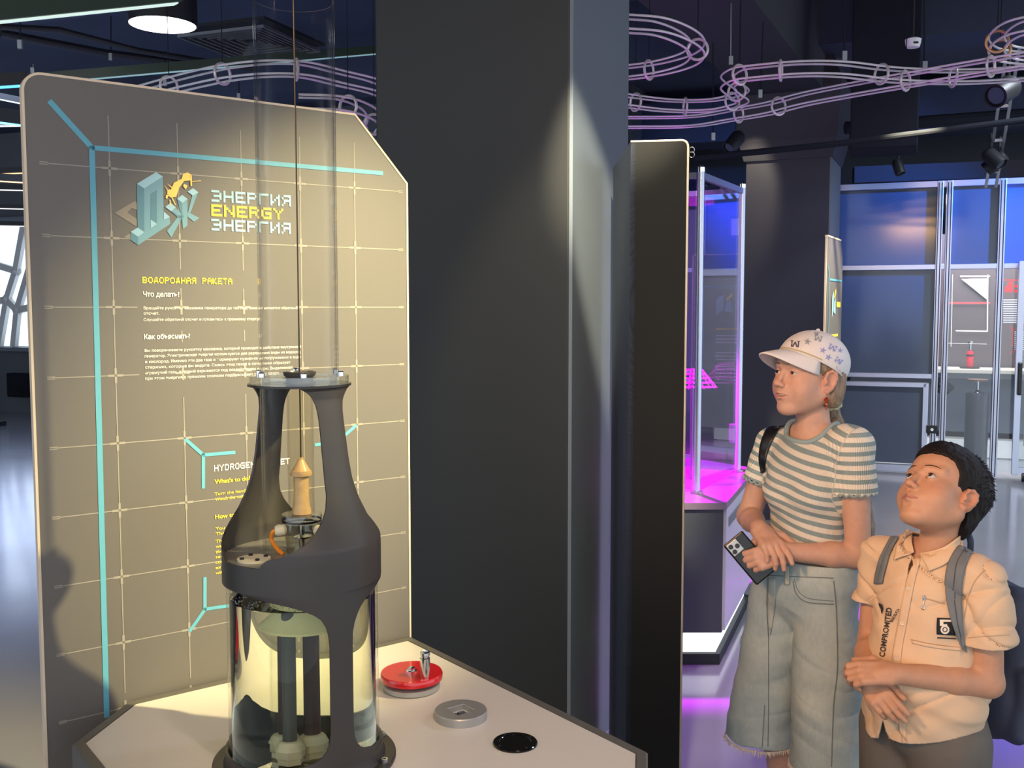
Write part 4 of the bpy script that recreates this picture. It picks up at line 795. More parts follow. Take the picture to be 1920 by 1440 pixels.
for vv in (426, 812):
    p = at(1376, vv, 5.28); MB().box(p, 0.05, 0.04, 0.10).build('clamp', m_steel, vi, smooth=False, bevel=0.008)
cv = (cs[0] + cs[2]) / 2
MB().lathe([(0.0, zv - 0.035), (0.10, zv - 0.035), (0.10, zv - 0.005), (0, zv - 0.005)], Vector((cv.x, cv.y, 0)), 24).build('magenta_lamp', mat('lamp_magenta', (0.8, 0.1, 0.8), 0.5, emit=(1.0, 0.05, 0.9), estr=4), vi)
lamp('vitrine_light', 'SPOT', (cv.x, cv.y, zv - 0.06), (cv.x + 0.02, cv.y, 0), 1900, (1.0, 0.0, 0.92), spot_size=math.radians(62), spot_blend=0.3, shadow_soft_size=0.05)
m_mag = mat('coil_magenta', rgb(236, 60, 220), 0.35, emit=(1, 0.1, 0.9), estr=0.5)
cg = onz(1296, 905, ZTB); cg = at(1298, 712, 5.05)
co = thing('wire_basket', (cg.x, cg.y, ZTB), 'magenta wire basket hanging inside the glass vitrine', 'wire basket')
for k in range(5):
    R = 0.05 + 0.018 * k; MB().torus(cg + UP * (0.05 - k * 0.022), (0, 0.1, 1), R, 0.003, 32, 6).build('hoop', m_mag, co)
for k in range(10):
    a = 2 * math.pi * k / 10
    MB().tube([cg + Vector((math.cos(a) * (0.05 + 0.018 * j), math.sin(a) * (0.05 + 0.018 * j), 0.05 - j * 0.022)) for j in range(5)], 0.003, 6).build('spoke', m_mag, co)
MB().cyl(Vector((cg.x, cg.y, ZTB + 0.002)), cg + UP * 0.05, 0.008, n=12).build('stand', m_steel, co)
# far boards
def small_board(p0, p1, h, label, warm=True):
    p0 = Vector((p0.x, p0.y, 0)); p1 = Vector((p1.x, p1.y, 0)); x = (p1 - p0).normalized(); n = Vector((x.y, -x.x, 0)); w = (p1 - p0).length
    t = thing('info_board', tuple((p0 + p1) / 2), label, 'info board'); s = Sheet(p0, x, UP, n, 0.004)
    ol = [(0, 0), (w, 0), (w, h - 0.12), (w - 0.10, h), (0, h)]
    MB().prism([s.p(a, b, 0) - n * 0.016 for a, b in ol], n * 0.016).build('panel', m_board, t, smooth=False)
    MB().bar(s.p(-0.006, 0, 0) - n * 0.008, s.p(-0.006, h, 0) - n * 0.008, 0.022, 0.012, n).build('edge_band', m_edge, t, smooth=False)
    MB().bar(s.p(0, h + 0.006, 0) - n * 0.008, s.p(w - 0.10, h + 0.006, 0) - n * 0.008, 0.022, 0.012).build('edge_band', m_edge, t, smooth=False)
    b = MB(); s.line(b, (0.10, 0.8), (0.10, h - 0.30), 0.014); s.line(b, (0.10, h - 0.30), (w - 0.06, h - 0.30), 0.014); s.line(b, (0.10, h - 0.30), (0.03, h - 0.2), 0.014); b.build('cyan_lines', m_teal, t, smooth=False)
    b = MB(); s.poly(b, [(0.22, h - 0.42), (0.29, h - 0.38), (0.29, h - 0.52), (0.22, h - 0.58)]); s.poly(b, [(0.31, h - 0.46), (0.36, h - 0.43), (0.38, h - 0.55), (0.30, h - 0.54)]); b.build('logo_print', m_pale, t, smooth=False)
    b = MB(); s.poly(b, [(0.31, h - 0.42), (0.37, h - 0.36), (0.38, h - 0.39), (0.33, h - 0.44)]); s.rect(b, 0.22, h - 0.72, 0.5, h - 0.70); s.rect(b, 0.42, h - 0.50, 0.6, h - 0.46); b.build('yellow_print', m_yel, t, smooth=False)
    b = MB()
    for k in range(15):
        if k in (3, 4, 8): continue
        s.rect(b, 0.22, h - 0.78 - k * 0.033, 0.22 + (0.36 if k % 3 else 0.2), h - 0.768 - k * 0.033)
    b.build('text_lines', m_wht, t, smooth=False)
    return t
fb1 = at(1300, 576, 9.9); fb2 = at(1420, 576, 9.7)
small_board(fb1, fb2, 2.1, 'grey printed board with pale logo seen through the vitrine')
fb3 = at(1549, 576, 7.25); fb4 = at(1578, 576, 7.85)
small_board(fb3, fb4, 2.1, 'narrow edge-on printed board between far column and cabin')
lamp('spot_far_board', 'SPOT', (2.9, 6.6, 3.4), (2.42, 7.6, 1.45), 900, (1, 0.85, 0.5), spot_size=math.radians(28), spot_blend=0.6, shadow_soft_size=0.05)
lamp('spot_far_board', 'SPOT', (2.0, 8.4, 3.4), (2.1, 9.75, 1.45), 120, (1, 0.85, 0.55), spot_size=math.radians(40), spot_blend=0.6, shadow_soft_size=0.05)
lamp('lab_light', 'AREA', tuple(LP(0.8, 2.7, -0.8)), tuple(LP(0.8, 0, -0.8)), 110, (1, 0.97, 0.95), size=1.2)
# ================================================================== FIGURES: signed-distance sculpting
from mathutils.bvhtree import BVHTree
A3 = lambda p: np.array(p, dtype=np.float32)
class Fld:
    def __init__(s): s.ops = []
    def _push(s, fn, lo, hi, op, k): s.ops.append((fn, A3(lo), A3(hi), op, k)); return s
    def rc(s, a, b, r1, r2=None, k=0.01, op='u', sc=None):
        a = A3(a); b = A3(b); r2 = r1 if r2 is None else r2
        def fn(P):
            ba = b - a; l2 = float(ba @ ba) + 1e-12; h = np.clip(((P - a) @ ba) / l2, 0, 1)
            return np.linalg.norm(P - a - h[:, None] * ba, axis=1) - (r1 + (r2 - r1) * h)
        r = max(r1, r2); return s._push(fn, np.minimum(a, b) - r, np.maximum(a, b) + r, op, k)
    def chain(s, pts, rs, k=0.004, op='u'):
        for i in range(len(pts) - 1): s.rc(pts[i], pts[i + 1], rs[i], rs[i + 1], k, op)
        return s
    def ell(s, c, r, R=None, k=0.01, op='u'):
        c = A3(c); r = A3(r); Rm = np.eye(3, dtype=np.float32) if R is None else np.array(R, dtype=np.float32)
        def fn(P):
            q = (P - c) @ Rm; k0 = np.linalg.norm(q / r, axis=1); k1 = np.linalg.norm(q / (r * r), axis=1); return k0 * (k0 - 1) / np.maximum(k1, 1e-6)
        m = float(r.max()) if R is not None else r
        return s._push(fn, c - m, c + m, op, k)
    def box(s, c, h, R=None, rad=0.005, k=0.01, op='u'):
        c = A3(c); h = A3(h) - rad; Rm = np.eye(3, dtype=np.float32) if R is None else np.array(R, dtype=np.float32)
        def fn(P):
            q = np.abs((P - c) @ Rm) - h; return np.linalg.norm(np.maximum(q, 0), axis=1) + np.minimum(q.max(axis=1), 0) - rad
        m = float(np.linalg.norm(h + rad)); return s._push(fn, c - m, c + m, op, k)
    def fn(s, f, lo, hi, op='u', k=0.01): return s._push(f, lo, hi, op, k)
    def ev(s, P):
        """distance at free points"""
        P = np.asarray(P, np.float32); D = np.full(len(P), 1.0, np.float32)
        for fn, lo, hi, op, k in s.ops: D = comb(D, fn(P), op, k)
        return D
    def grid(s, lo, hi, h):
        lo = A3(lo); n = np.ceil((A3(hi) - lo) / h).astype(int) + 1
        ax = [lo[i] + h * np.arange(n[i], dtype=np.float32) for i in range(3)]
        D = np.full(tuple(n), 1.0, np.float32)
        for fn, a, b, op, k in s.ops:
            m = k + 3.0 * h + 0.004
            i0 = np.clip(np.floor((a - m - lo) / h).astype(int), 0, n); i1 = np.clip(np.ceil((b + m - lo) / h).astype(int) + 1, 0, n)
            if op == 'i': i0 = np.zeros(3, int); i1 = n
            if (i1 <= i0).any(): continue
            X, Y, Z = np.meshgrid(ax[0][i0[0]:i1[0]], ax[1][i0[1]:i1[1]], ax[2][i0[2]:i1[2]], indexing='ij')
            P = np.stack([X.ravel(), Y.ravel(), Z.ravel()], 1); sl = tuple(slice(i0[i], i1[i]) for i in range(3))
            D[sl] = comb(D[sl].ravel(), fn(P).astype(np.float32), op, k).reshape(X.shape)
        return D, lo, h
def comb(D, d, op, k):
    if op == 's': d = -d
    if op == 'u':
        if k <= 0: return np.minimum(D, d)
        h = np.maximum(k - np.abs(D - d), 0) / k; return np.minimum(D, d) - h * h * k * 0.25
    if k <= 0: return np.maximum(D, d)
    h = np.maximum(k - np.abs(D - d), 0) / k; return np.maximum(D, d) + h * h * k * 0.25
def nets(D, lo, h):
    """naive surface nets: grid of distances -> verts, quads"""
    S = D < 0; n = np.array(D.shape); c = n - 1
    cnt = np.zeros(tuple(c), np.int16); acc = np.zeros(tuple(c) + (3,), np.float32)
    off = [(i, j, k) for i in (0, 1) for j in (0, 1) for k in (0, 1)]
    def sub(A, o): return A[o[0]:o[0] + c[0], o[1]:o[1] + c[1], o[2]:o[2] + c[2]]
    tot = sum(sub(S, o).astype(np.int8) for o in off); act = (tot > 0) & (tot < 8); idx = np.argwhere(act)
    ci = idx; V_ = np.zeros((len(ci), 3), np.float32); w = np.zeros(len(ci), np.float32)
    for o in off:
        for a in range(3):
            if o[a]: continue
            q = list(o); q[a] = 1
            d0 = D[ci[:, 0] + o[0], ci[:, 1] + o[1], ci[:, 2] + o[2]]; d1 = D[ci[:, 0] + q[0], ci[:, 1] + q[1], ci[:, 2] + q[2]]
            m = (d0 < 0) != (d1 < 0); t = np.where(m, d0 / np.where(m, d0 - d1, 1), 0)
            p = np.tile(np.array(o, np.float32), (len(ci), 1)); p[:, a] += t; V_ += p * m[:, None]; w += m
    V_ = (V_ / w[:, None] + ci) * h + lo
    ID = np.full(tuple(c), -1, np.int64); ID[act] = np.arange(len(ci)); F = []
    for a in range(3):
        b, e = (a + 1) % 3, (a + 2) % 3
        sl0 = [slice(None)] * 3; sl1 = [slice(None)] * 3; sl0[a] = slice(0, n[a] - 1); sl1[a] = slice(1, n[a])
        ch = S[tuple(sl0)] != S[tuple(sl1)]; E = np.argwhere(ch)
        ok = (E[:, b] > 0) & (E[:, e] > 0) & (E[:, b] < c[b]) & (E[:, e] < c[e]); E = E[ok]
        if not len(E): continue
        def g(db, de):
            q = E.copy(); q[:, b] += db; q[:, e] += de; return ID[q[:, 0], q[:, 1], q[:, 2]]
        Q = np.stack([g(-1, -1), g(0, -1), g(0, 0), g(-1, 0)], 1)
        fl = S[E[:, 0], E[:, 1], E[:, 2]]; Q[~fl] = Q[~fl][:, ::-1]; F.append(Q)
    F = np.concatenate(F); F = F[(F >= 0).all(1)]
    return V_, F
NTAB = np.random.RandomState(5).uniform(-1, 1, 64 ** 3).astype(np.float32)
def vnoise(P, f, seed=0, near=None):
    """smooth value noise, -1..1; with `near` (distances) only points close to the surface are worked out"""
    if near is not None:
        m = np.abs(near) < 0.03; out = np.zeros(len(P), np.float32); out[m] = vnoise(P[m], f, seed); return out
    q = np.asarray(P, np.float32) * np.asarray(f, np.float32) + np.float32(seed * 7.31); i = np.floor(q); t = q - i; i = i.astype(np.int32) & 63; j = (i + 1) & 63; t = t * t * (3 - 2 * t)
    x0, x1 = i[:, 0] * 4096, j[:, 0] * 4096; y0, y1 = i[:, 1] * 64, j[:, 1] * 64; z0, z1 = i[:, 2], j[:, 2]; tx, ty, tz = t[:, 0], t[:, 1], t[:, 2]
    def ln(x, y): a = NTAB[x + y + z0]; return a + (NTAB[x + y + z1] - a) * tz
    a = ln(x0, y0); a = a + (ln(x0, y1) - a) * ty; b = ln(x1, y0); b = b + (ln(x1, y1) - b) * ty
    return a + (b - a) * tx
class Person:
    """local axes: x to the person's left, y forward, z up; turned by yaw about z and set at (X, Y)"""
    def __init__(s, X, Y, yaw_deg, label):
        a = math.radians(yaw_deg); s.f = np.array((-math.sin(a), -math.cos(a), 0)); s.l = np.array((-s.f[1], s.f[0], 0)); s.o = np.array((X, Y, 0.0))
        s.root = thing('person', (X, Y, 0), label, 'person')
    def loc(s, p): d = np.array(p, float) - s.o; return np.array((d @ s.l, d @ s.f, d[2]))
    def px(s, u, v, Y): return s.loc(at(u, v, Y))
    def world(s, Vv): return s.o + np.outer(Vv[:, 0], s.l) + np.outer(Vv[:, 1], s.f) + np.outer(Vv[:, 2], (0, 0, 1))
    def wdir(s, v): return Vector(s.l * v[0] + s.f * v[1] + np.array((0, 0, 1.0)) * v[2])
    def mesh(s, name, Vv, F, m, parent=None, attrs=None, world=False, smooth=True):
        Wv = (Vv if world else s.world(Vv)) - s.o; me = bpy.data.meshes.new(name)
        me.vertices.add(len(Wv)); me.vertices.foreach_set('co', Wv.astype(np.float32).ravel())
        nl = F.shape[1]; me.loops.add(F.size); me.loops.foreach_set('vertex_index', F.astype(np.int32).ravel())
        me.polygons.add(len(F)); me.polygons.foreach_set('loop_start', np.arange(0, F.size, nl, dtype=np.int32)); me.polygons.foreach_set('loop_total', np.full(len(F), nl, np.int32))
        me.update(calc_edges=True); me.validate()
        for k, v in (attrs or {}).items():
            if v.ndim == 2:
                c = np.concatenate([v, np.ones((len(v), 1))], 1).astype(np.float32); at_ = me.attributes.new(k, 'FLOAT_COLOR', 'POINT'); at_.data.foreach_set('color', c.ravel())
            else:
                at_ = me.attributes.new(k, 'FLOAT', 'POINT'); at_.data.foreach_set('value', v.astype(np.float32))
        if smooth: me.shade_smooth()
        me.materials.append(m); ob = bpy.data.objects.new(name, me); COL.objects.link(ob); ob.parent = parent or s.root; ORG[ob.name] = tuple(s.o)
        return ob
    def sculpt(s, fld, boxes):
        """several grids of one field; the finer ones come first and blank the coarser ones"""
        Vs = []; Fs = []; n = 0; done = []
        for lo, hi, h in boxes:
            v, f = nets(*fld.grid(lo, hi, h))
            for dl, dh in done:
                c = v[f].mean(1); ins = ((c > A3(dl) + h * 0.8) & (c < A3(dh) - h * 0.8)).all(1); f = f[~ins]
            Vs.append(v); Fs.append(f + n); n += len(v); done.append((lo, hi))
        v = np.concatenate(Vs); f = np.concatenate(Fs); used = np.unique(f); mp = np.full(len(v), -1); mp[used] = np.arange(len(used))
        return v[used], mp[f]
def turn(fwd, up=(0, 0, 1), roll=0.0):
    """columns: left, forward, up"""
    f = np.array(fwd, float); f /= np.linalg.norm(f); l = np.cross(np.array(up, float), f); l /= np.linalg.norm(l); u = np.cross(f, l)
    c, s_ = math.cos(roll), math.sin(roll); l2 = l * c + u * s_; u2 = u * c - l * s_
    return np.stack([l2, f, u2], 1)
class Head:
    def __init__(s, c, yaw, pitch, roll=0.0, sc=1.0):
        """yaw to the person's right of straight ahead (deg), pitch up"""
        y = math.radians(yaw); p = math.radians(pitch)
        s.R = turn((-math.sin(y) * math.cos(p), math.cos(y) * math.cos(p), math.sin(p)), (0, 0, 1), math.radians(roll)); s.c = np.array(c, float); s.s = sc
    def T(s, p): return s.c + s.R @ (np.array(p, float) * s.s)
    def TT(s, P): return s.c + (np.asarray(P, float) * s.s) @ s.R.T
    def inv(s, P): return ((np.asarray(P) - s.c.astype(np.float32)) @ s.R.astype(np.float32)) / s.s
def head_ops(F, H, mouth=0.0, wide=1.0, lid=0.0046, gaze_dz=0.0, earz=1.0):
    T = H.T; R = H.R; S = H.s
    def ell(c, r, k=0.01, op='u', R2=None): F.ell(T(c), np.array(r) * S, R if R2 is None else R @ R2, k * S, op)
    def rc(a, b, r1, r2, k=0.01, op='u'): F.rc(T(a), T(b), r1 * S, r2 * S, k * S, op)
    ell((0, -.014, .034), (.0735, .094, .076))
    ell((0, .018, -.020), (.0615 * wide, .066, .082), .02)
    ell((0, .038, .042), (.058, .050, .045), .02)
    for q in (-1, 1):
        rc((q * .050 * wide, -.004, -.048), (q * .016, .054, -.090), .0215, .0170, .026)
        ell((q * .034 * wide, .050, -.036), (.029, .026, .033), .03)
        rc((q * .046, .066, .021), (q * .014, .081, .017), .008, .0085, .012)
    ell((0, .064, -.093), (.020, .018, .0165), .016)
    ell((0, .0755, -.056), (.026, .0172, .023), .016)
    for q in (-1, 1):
        ell((q * .0305, .0945, .0005), (.0195, .0130, .0100), .010, 's')
        ell((q * .0305, .0705, .0), (.0142, .0142, .0142), .005)
    # nose
    rc((0, .081, .012), (0, .1000, -.027), .0066, .0076, .010); ell((0, .1015, -.0305), (.0098, .0100, .0088), .006)
    for q in (-1, 1):
        ell((q * .0108, .0935, -.0345), (.0064, .0088, .0066), .005); ell((q * .0054, .1010, -.0408), (.0032, .0038, .0028), .003, 's')
    # philtrum, lips
    for q in (-1, 1):
        rc((0, .0935, -.0545), (q * .0210, .0800, -.0605), .0040, .0022, .004); rc((0, .0910, -.0662), (q * .0180, .0792, -.0625), .0050, .0026, .004)
        rc((0, .0985, -.0605), (q * .0235, .0835, -.0612), .0013 + mouth * .4, .0010, .002, 's')
    if mouth: ell((0, .0955, -.0608), (.0175, .016, .0012 + mouth), .003, 's')
    ell((0, .0905, -.0775), (.012, .006, .004), .006, 's')
    # eye openings
    for q in (-1, 1):
        def fn(P, q=q):
            p = H.inv(P); x = (p[:, 0] - q * .0305) / .0132; z = p[:, 2] - gaze_dz - .0008 + .0010 * x * q * -1
            hh = lid * np.sqrt(np.maximum(1 - x * x, 0)) - 0.012 * np.maximum(np.abs(x) - 1, 0); d = np.abs(z) - hh; return np.maximum(d, .0685 - p[:, 1]) * S
        c = T((q * .0305, .085, 0)); F.fn(fn, c - .022, c + .022, 's', .0012)
    # ears
    for q in (-1, 1):
        t = 0.30; R2 = np.array([[math.cos(t), -math.sin(t) * q, 0], [math.sin(t) * q, math.cos(t), 0], [0, 0, 1]])
        ell((q * .0725, -.010, -.012), (.0065, .0165, .027), .006, 'u', R2)
        ou = [(.072, .006, -.020), (.075, .008, -.004), (.079, .003, .012), (.083, -.008, .018), (.086, -.019, .013), (.086, -.023, .0), (.083, -.021, -.014), (.078, -.013, -.028), (.074, -.004, -.037), (.071, .004, -.034)]
        F.chain([T((q * (.072 + (a - .072) * .62), b, -.010 + (c + .010) * earz)) for a, b, c in ou], [v * S for v in (.0030, .0034, .0038, .0042, .0044, .0042, .0042, .0050, .0056, .0040)], .004 * S)
        ell((q * .0795, -.006, -.010), (.0070, .0095, .0155), .004, 's', R2); rc((q * .077, .005, -.014), (q * .076, .006, -.008), .0035, .003, .003)
def head_cols(P, H, base, lips, mouth_only=False):
    """skin tone with lips, flushed cheeks, ears and nose of their own colour"""
    p = H.inv(P); C = np.tile(np.array(base), (len(P), 1))
    def mix(w, col): nonlocal C; w = np.clip(w, 0, 1)[:, None]; C = C * (1 - w) + np.array(col) * w
    flush = np.array(base) * np.array((1.04, 0.78, 0.76))
    for q in (-1, 1):
        mix(0.30 * np.exp(-(((p[:, 0] - q * .042) / .02) ** 2 + ((p[:, 1] - .07) / .03) ** 2 + ((p[:, 2] + .03) / .018) ** 2)), flush)
        mix(0.5 * (np.abs(p[:, 0] - q * .08) < .014) * (p[:, 1] < .012) * (p[:, 1] > -.03) * (np.abs(p[:, 2] + .01) < .034), flush)
    mix(0.4 * np.exp(-((p[:, 0] / .014) ** 2 + ((p[:, 1] - .105) / .015) ** 2 + ((p[:, 2] + .033) / .012) ** 2)), flush)
    x = np.abs(p[:, 0]); lipz = np.where(p[:, 2] > -.0608, (.0082 - .24 * x) , (.0098 - .30 * x)); dz = np.abs(p[:, 2] + .0608)
    mix(np.clip((lipz - dz) / .0025, 0, 1) * (p[:, 1] > .072) * (x < .024), lips)
    return C
def eye(PER, H, q, gaze, iris=(0.05, 0.03, 0.02)):
    c = H.T((q * .0305, .0708, 0)); g = H.R @ np.array(gaze, float); g /= np.linalg.norm(g); n = 40; rows = []
    u = np.cross(g, (0, 0, 1.0)); u /= np.linalg.norm(u); w = np.cross(g, u); r = .0126 * H.s; Vv = [c + g * r]; Cc = [(0.005, 0.005, 0.005)]; R_ = [0.06, .15, .17, .22, .30, .42, .46, .50, .7, 1.0, 1.4, 2.0, 2.6]
    for t in R_:
        for k in range(n):
            a = 2 * math.pi * k / n; Vv.append(c + r * (g * math.cos(t) + (u * math.cos(a) + w * math.sin(a)) * math.sin(t))); Cc.append((.005, .005, .005) if t < .16 else ((0.01, 0.008, 0.008) if t > .45 and t < .48 else iris) if t < .48 else (0.55, 0.50, 0.48))
    F = [[0, 1 + (k + 1) % n, 1 + k, 1 + k] for k in range(n)]
    for i in range(len(R_) - 1):
        for k in range(n): F.append([1 + i * n + k, 1 + i * n + (k + 1) % n, 1 + (i + 1) * n + (k + 1) % n, 1 + (i + 1) * n + k])
    me = np.array(Vv); Fq = np.array(F[n:]); o = PER.mesh('eye', me, Fq, attr_mat('eye_surface', 'Col', 0.08, spec=0.6), attrs={'Col': np.array(Cc)}); return o
def hand_ops(F, w, d, nrm, s, L=1.0, curl=((20, 35, 25),) * 4, spread=0.0, thumb=None, thick=1.0):
    """wrist point, finger direction, back-of-hand normal, direction of the thumb side; curls in degrees for index..little"""
    w = np.array(w, float); d = np.array(d, float); d /= np.linalg.norm(d); nrm = np.array(nrm, float); nrm -= d * (nrm @ d); nrm /= np.linalg.norm(nrm)
    sd = np.array(s, float); sd -= d * (sd @ d) + nrm * (sd @ nrm); sd /= np.linalg.norm(sd)
    R = np.stack([d, sd, nrm], 1)
    F.box(w + d * .042 * L, (.043 * L, .032 * L, .0125 * L * thick), R, .0115 * L, .012)
    F.rc(w - d * .01 * L, w + d * .03 * L, .0215 * L, .020 * L, .012)
    F.ell(w + d * .032 * L + sd * .022 * L - nrm * .006 * L, (.026 * L, .014 * L, .014 * L), R, .01)
    tips = []
    for i, (off_, ln) in enumerate(((.0255, .066), (.0085, .072), (-.0085, .067), (-.0245, .054))):
        b = w + d * ((.083, .086, .084, .077)[i] * L) + sd * off_ * L; a = 0.0; p = b; ex = sd * (off_ * spread)
        F.rc(w + d * .055 * L + sd * off_ * L * .9, b, .0095 * L, .0098 * L, .006)
        rs = np.array((.0096, .0088, .0080, .0068)) * L * (0.9 if i == 3 else 1.0)
        for j, fr in enumerate((.44, .31, .25)):
            a += math.radians(curl[i][j]); v = d * math.cos(a) - nrm * math.sin(a) + ex; v /= np.linalg.norm(v); e = p + v * (ln * fr * L)
            F.rc(p, e, rs[j], rs[j + 1], .0022); p = e
        tips.append(p)
    th = thumb or ((.35, .85, -.25), (.75, .55, -.3))
    p = w + d * .022 * L + sd * .024 * L - nrm * .004 * L; rs = (.0135, .0110, .0092, .0078)
    for j, ln in enumerate((.034, .030, .024)):
        v = np.array(th[min(j, len(th) - 1)], float); v = d * v[0] + sd * v[1] + nrm * v[2]; v /= np.linalg.norm(v); e = p + v * ln * L
        F.rc(p, e, rs[j] * L, rs[j + 1] * L, .006 if j == 0 else .003); p = e
    return tips
class Skin:
    """ray-casts picture outlines on to a finished garment so that trims lie on it"""
    def __init__(s, obs):
        V_ = []; F_ = []; n = 0
        for ob in obs:
            o = Vector(ORG[ob.name]); V_ += [v.co + o for v in ob.data.vertices]; F_ += [tuple(i + n for i in p.vertices) for p in ob.data.polygons]; n = len(V_)
        s.t = BVHTree.FromPolygons(V_, F_)
    last = None
    def hit(s, u, v, lift=0.002):
        d = ray(u, v).normalized(); h = s.t.ray_cast(CAMP, d, 8.0)
        if h[0] is None or (s.last is not None and abs((h[0] - CAMP).length - s.last) > 0.09):
            q = CAMP + d * (s.last or 2.6); h2 = s.t.find_nearest(q); n = h2[1] if h2[1].dot(d) < 0 else -h2[1]; return h2[0] + n * lift
        s.last = (h[0] - CAMP).length
        n = h[1] if h[1].dot(d) < 0 else -h[1]; return h[0] + (n * 0.6 - d * 0.4) * lift
    def strip(s, A, B, n=24, m=6, lift=0.003):
        """ruled patch between two picture polylines"""
        s.last = None; mid_ = (V(*A[len(A) // 2], 0) + V(*B[len(B) // 2], 0)) / 2; s.hit(mid_.x, mid_.y); a = spline([(p[0], p[1], 0) for p in A], 12); b = spline([(p[0], p[1], 0) for p in B], 12); pts = []
        def pick(l, t): x = t * (len(l) - 1); i = min(int(x), len(l) - 2); return l[i].lerp(l[i + 1], x - i)
        for i in range(n + 1):
            p, q = pick(a, i / n), pick(b, i / n)
            for j in range(m + 1): r = p.lerp(q, j / m); pts.append(s.hit(r.x, r.y, lift))
        F = [(i * (m + 1) + j, i * (m + 1) + j + 1, (i + 1) * (m + 1) + j + 1, (i + 1) * (m + 1) + j) for i in range(n) for j in range(m)]
        return pts, F
    def line(s, px, lift=0.002, n=10):
        s.last = None; s.hit(*px[len(px) // 2]); return [s.hit(p.x, p.y, lift) for p in spline([(a, b, 0) for a, b in px], n)]
def patch(name, pf, m, parent, thick=0.003, relax=0):
    pts, F = pf; mb = MB().add(pts, F); o = mb.build(name, m, parent); md = o.modifiers.new('thick', 'SOLIDIFY'); md.thickness = thick; md.offset = 0
    if relax:
        sm = o.modifiers.new('smooth', 'SMOOTH'); sm.iterations = relax; sm.factor = 0.5
    return o
def stripe_mat(name, c0, c1, rough=0.8):
    """knitted stripes: the stripe coordinate is stored on the mesh, the edge is drawn by the shader"""
    m = bpy.data.materials.new(name); m.use_nodes = True; nt = m.node_tree; N = nt.nodes; L = nt.links; b = N['Principled BSDF']; b.inputs['Roughness'].default_value = rough; b.inputs['Specular IOR Level'].default_value = 0.25
    a = N.new('ShaderNodeAttribute'); a.attribute_name = 'st'; fr = N.new('ShaderNodeMath'); fr.operation = 'FRACT'; L.new(a.outputs['Fac'], fr.inputs[0])
    rp = N.new('ShaderNodeValToRGB'); e = rp.color_ramp.elements; e[0].position = 0.0; e[0].color = (*c0, 1); e[1].position = 0.54; e[1].color = (*c1, 1)
    x = e.new(0.47); x.color = (*c0, 1); x = e.new(0.96); x.color = (*c1, 1); x = e.new(1.0); x.color = (*c0, 1); L.new(fr.outputs[0], rp.inputs[0])
    rb = N.new('ShaderNodeAttribute'); rb.attribute_name = 'rib'; sn = N.new('ShaderNodeMath'); sn.operation = 'SINE'; L.new(rb.outputs['Fac'], sn.inputs[0])
    bp = N.new('ShaderNodeBump'); bp.inputs['Strength'].default_value = 0.5; bp.inputs['Distance'].default_value = 0.002; L.new(sn.outputs[0], bp.inputs['Height']); L.new(bp.outputs['Normal'], b.inputs['Normal'])
    L.new(rp.outputs['Color'], b.inputs['Base Color']); MATS[name] = m; return m
# ------------------------------------------------------------------ the girl
G = Person(0.858, 2.90, 54, 'girl in white cap, striped tee and pale denim shorts looking left')
SKIN_G = (0.57, 0.33, 0.235)
m_skin = attr_mat('skin', 'Col', 0.48, sss=0.12, bump=0.03, bscale=500, spec=0.35)
gH = Head(G.px(1516, 705, 2.9), 11, 8, 0, 1.065)
GF = Fld()
def girl_torso(F, g, k=0.03):
    F.ell((0, -.002, .80), (.140 + g, .100 + g, .12 + g), None, k); F.ell((0, -.002, .93), (.112 + g, .084 + g, .13 + g), None, k)
    F.ell((0, -.004, 1.075), (.128 + g, .090 + g, .13 + g), None, k)
    for q in (-1, 1): F.ell((q * .052, .052, 1.075), (.046 + g, .040 + g, .046 + g), None, .03)
    F.rc((-.112, -.016, 1.185), (.112, -.016, 1.185), .048 + g, .048 + g, .035)
    F.rc((-.05, -.02, 1.235), (.05, -.02, 1.235), .03 + g, .03 + g, .03); F.ell((0, .006, 1.145), (.100 + g, .070 + g, .075 + g), None, .03)
girl_torso(GF, 0.0)
neck0 = np.array((0, -.018, 1.17)); neck1 = gH.T((0, -.022, -.055))
GF.rc(neck0, neck1, .050, .046, .025)
head_ops(GF, gH, mouth=0.0022, wide=1.0, lid=0.0034)
gSL = G.px(1602, 838, 2.785); gEL = G.px(1609, 1043, 2.775); gWL = G.px(1472, 1034, 2.775)     # her left arm (right in the picture)
gSR = G.px(1449, 832, 3.01); gER = G.px(1404, 968, 3.03); gWR = G.px(1424, 992, 2.84)     # her right arm
for S_, E_, W_2 in ((gSL, gEL, gWL), (gSR, gER, gWR)):
    GF.rc(S_, E_, .041, .034, .02); GF.rc(E_, E_ + (W_2 - E_) * .35, .035, .034, .012); GF.rc(E_ + (W_2 - E_) * .35, W_2, .034, .0225, .012)
pc = G.px(1405, 1046, 2.785)      # phone centre
dL = G.px(1392, 1058, 2.772) - gWL
nL = np.array(G.loc(Vector(G.o) + Vector((0.05, -0.95, 0.35))))
hand_ops(GF, gWL, dL, nL, (0, 0, 1.0), 0.98, ((38, 45, 25), (42, 45, 25), (46, 45, 25), (50, 45, 25)), 1.5, ((.6, .5, -.5), (.9, .2, -.3)))
dR = G.px(1462, 1040, 2.735) - gWR; nR = np.array(G.loc(Vector(G.o) + Vector((0.15, -0.95, 0.45))))
hand_ops(GF, gWR, dR, nR, G.px(1475, 1000, 2.77) - gWR, 0.98, ((4, 22, 18), (18, 32, 22), (24, 36, 24), (30, 40, 26)), 2.5, ((.45, .8, -.1), (.8, .4, -.2)))
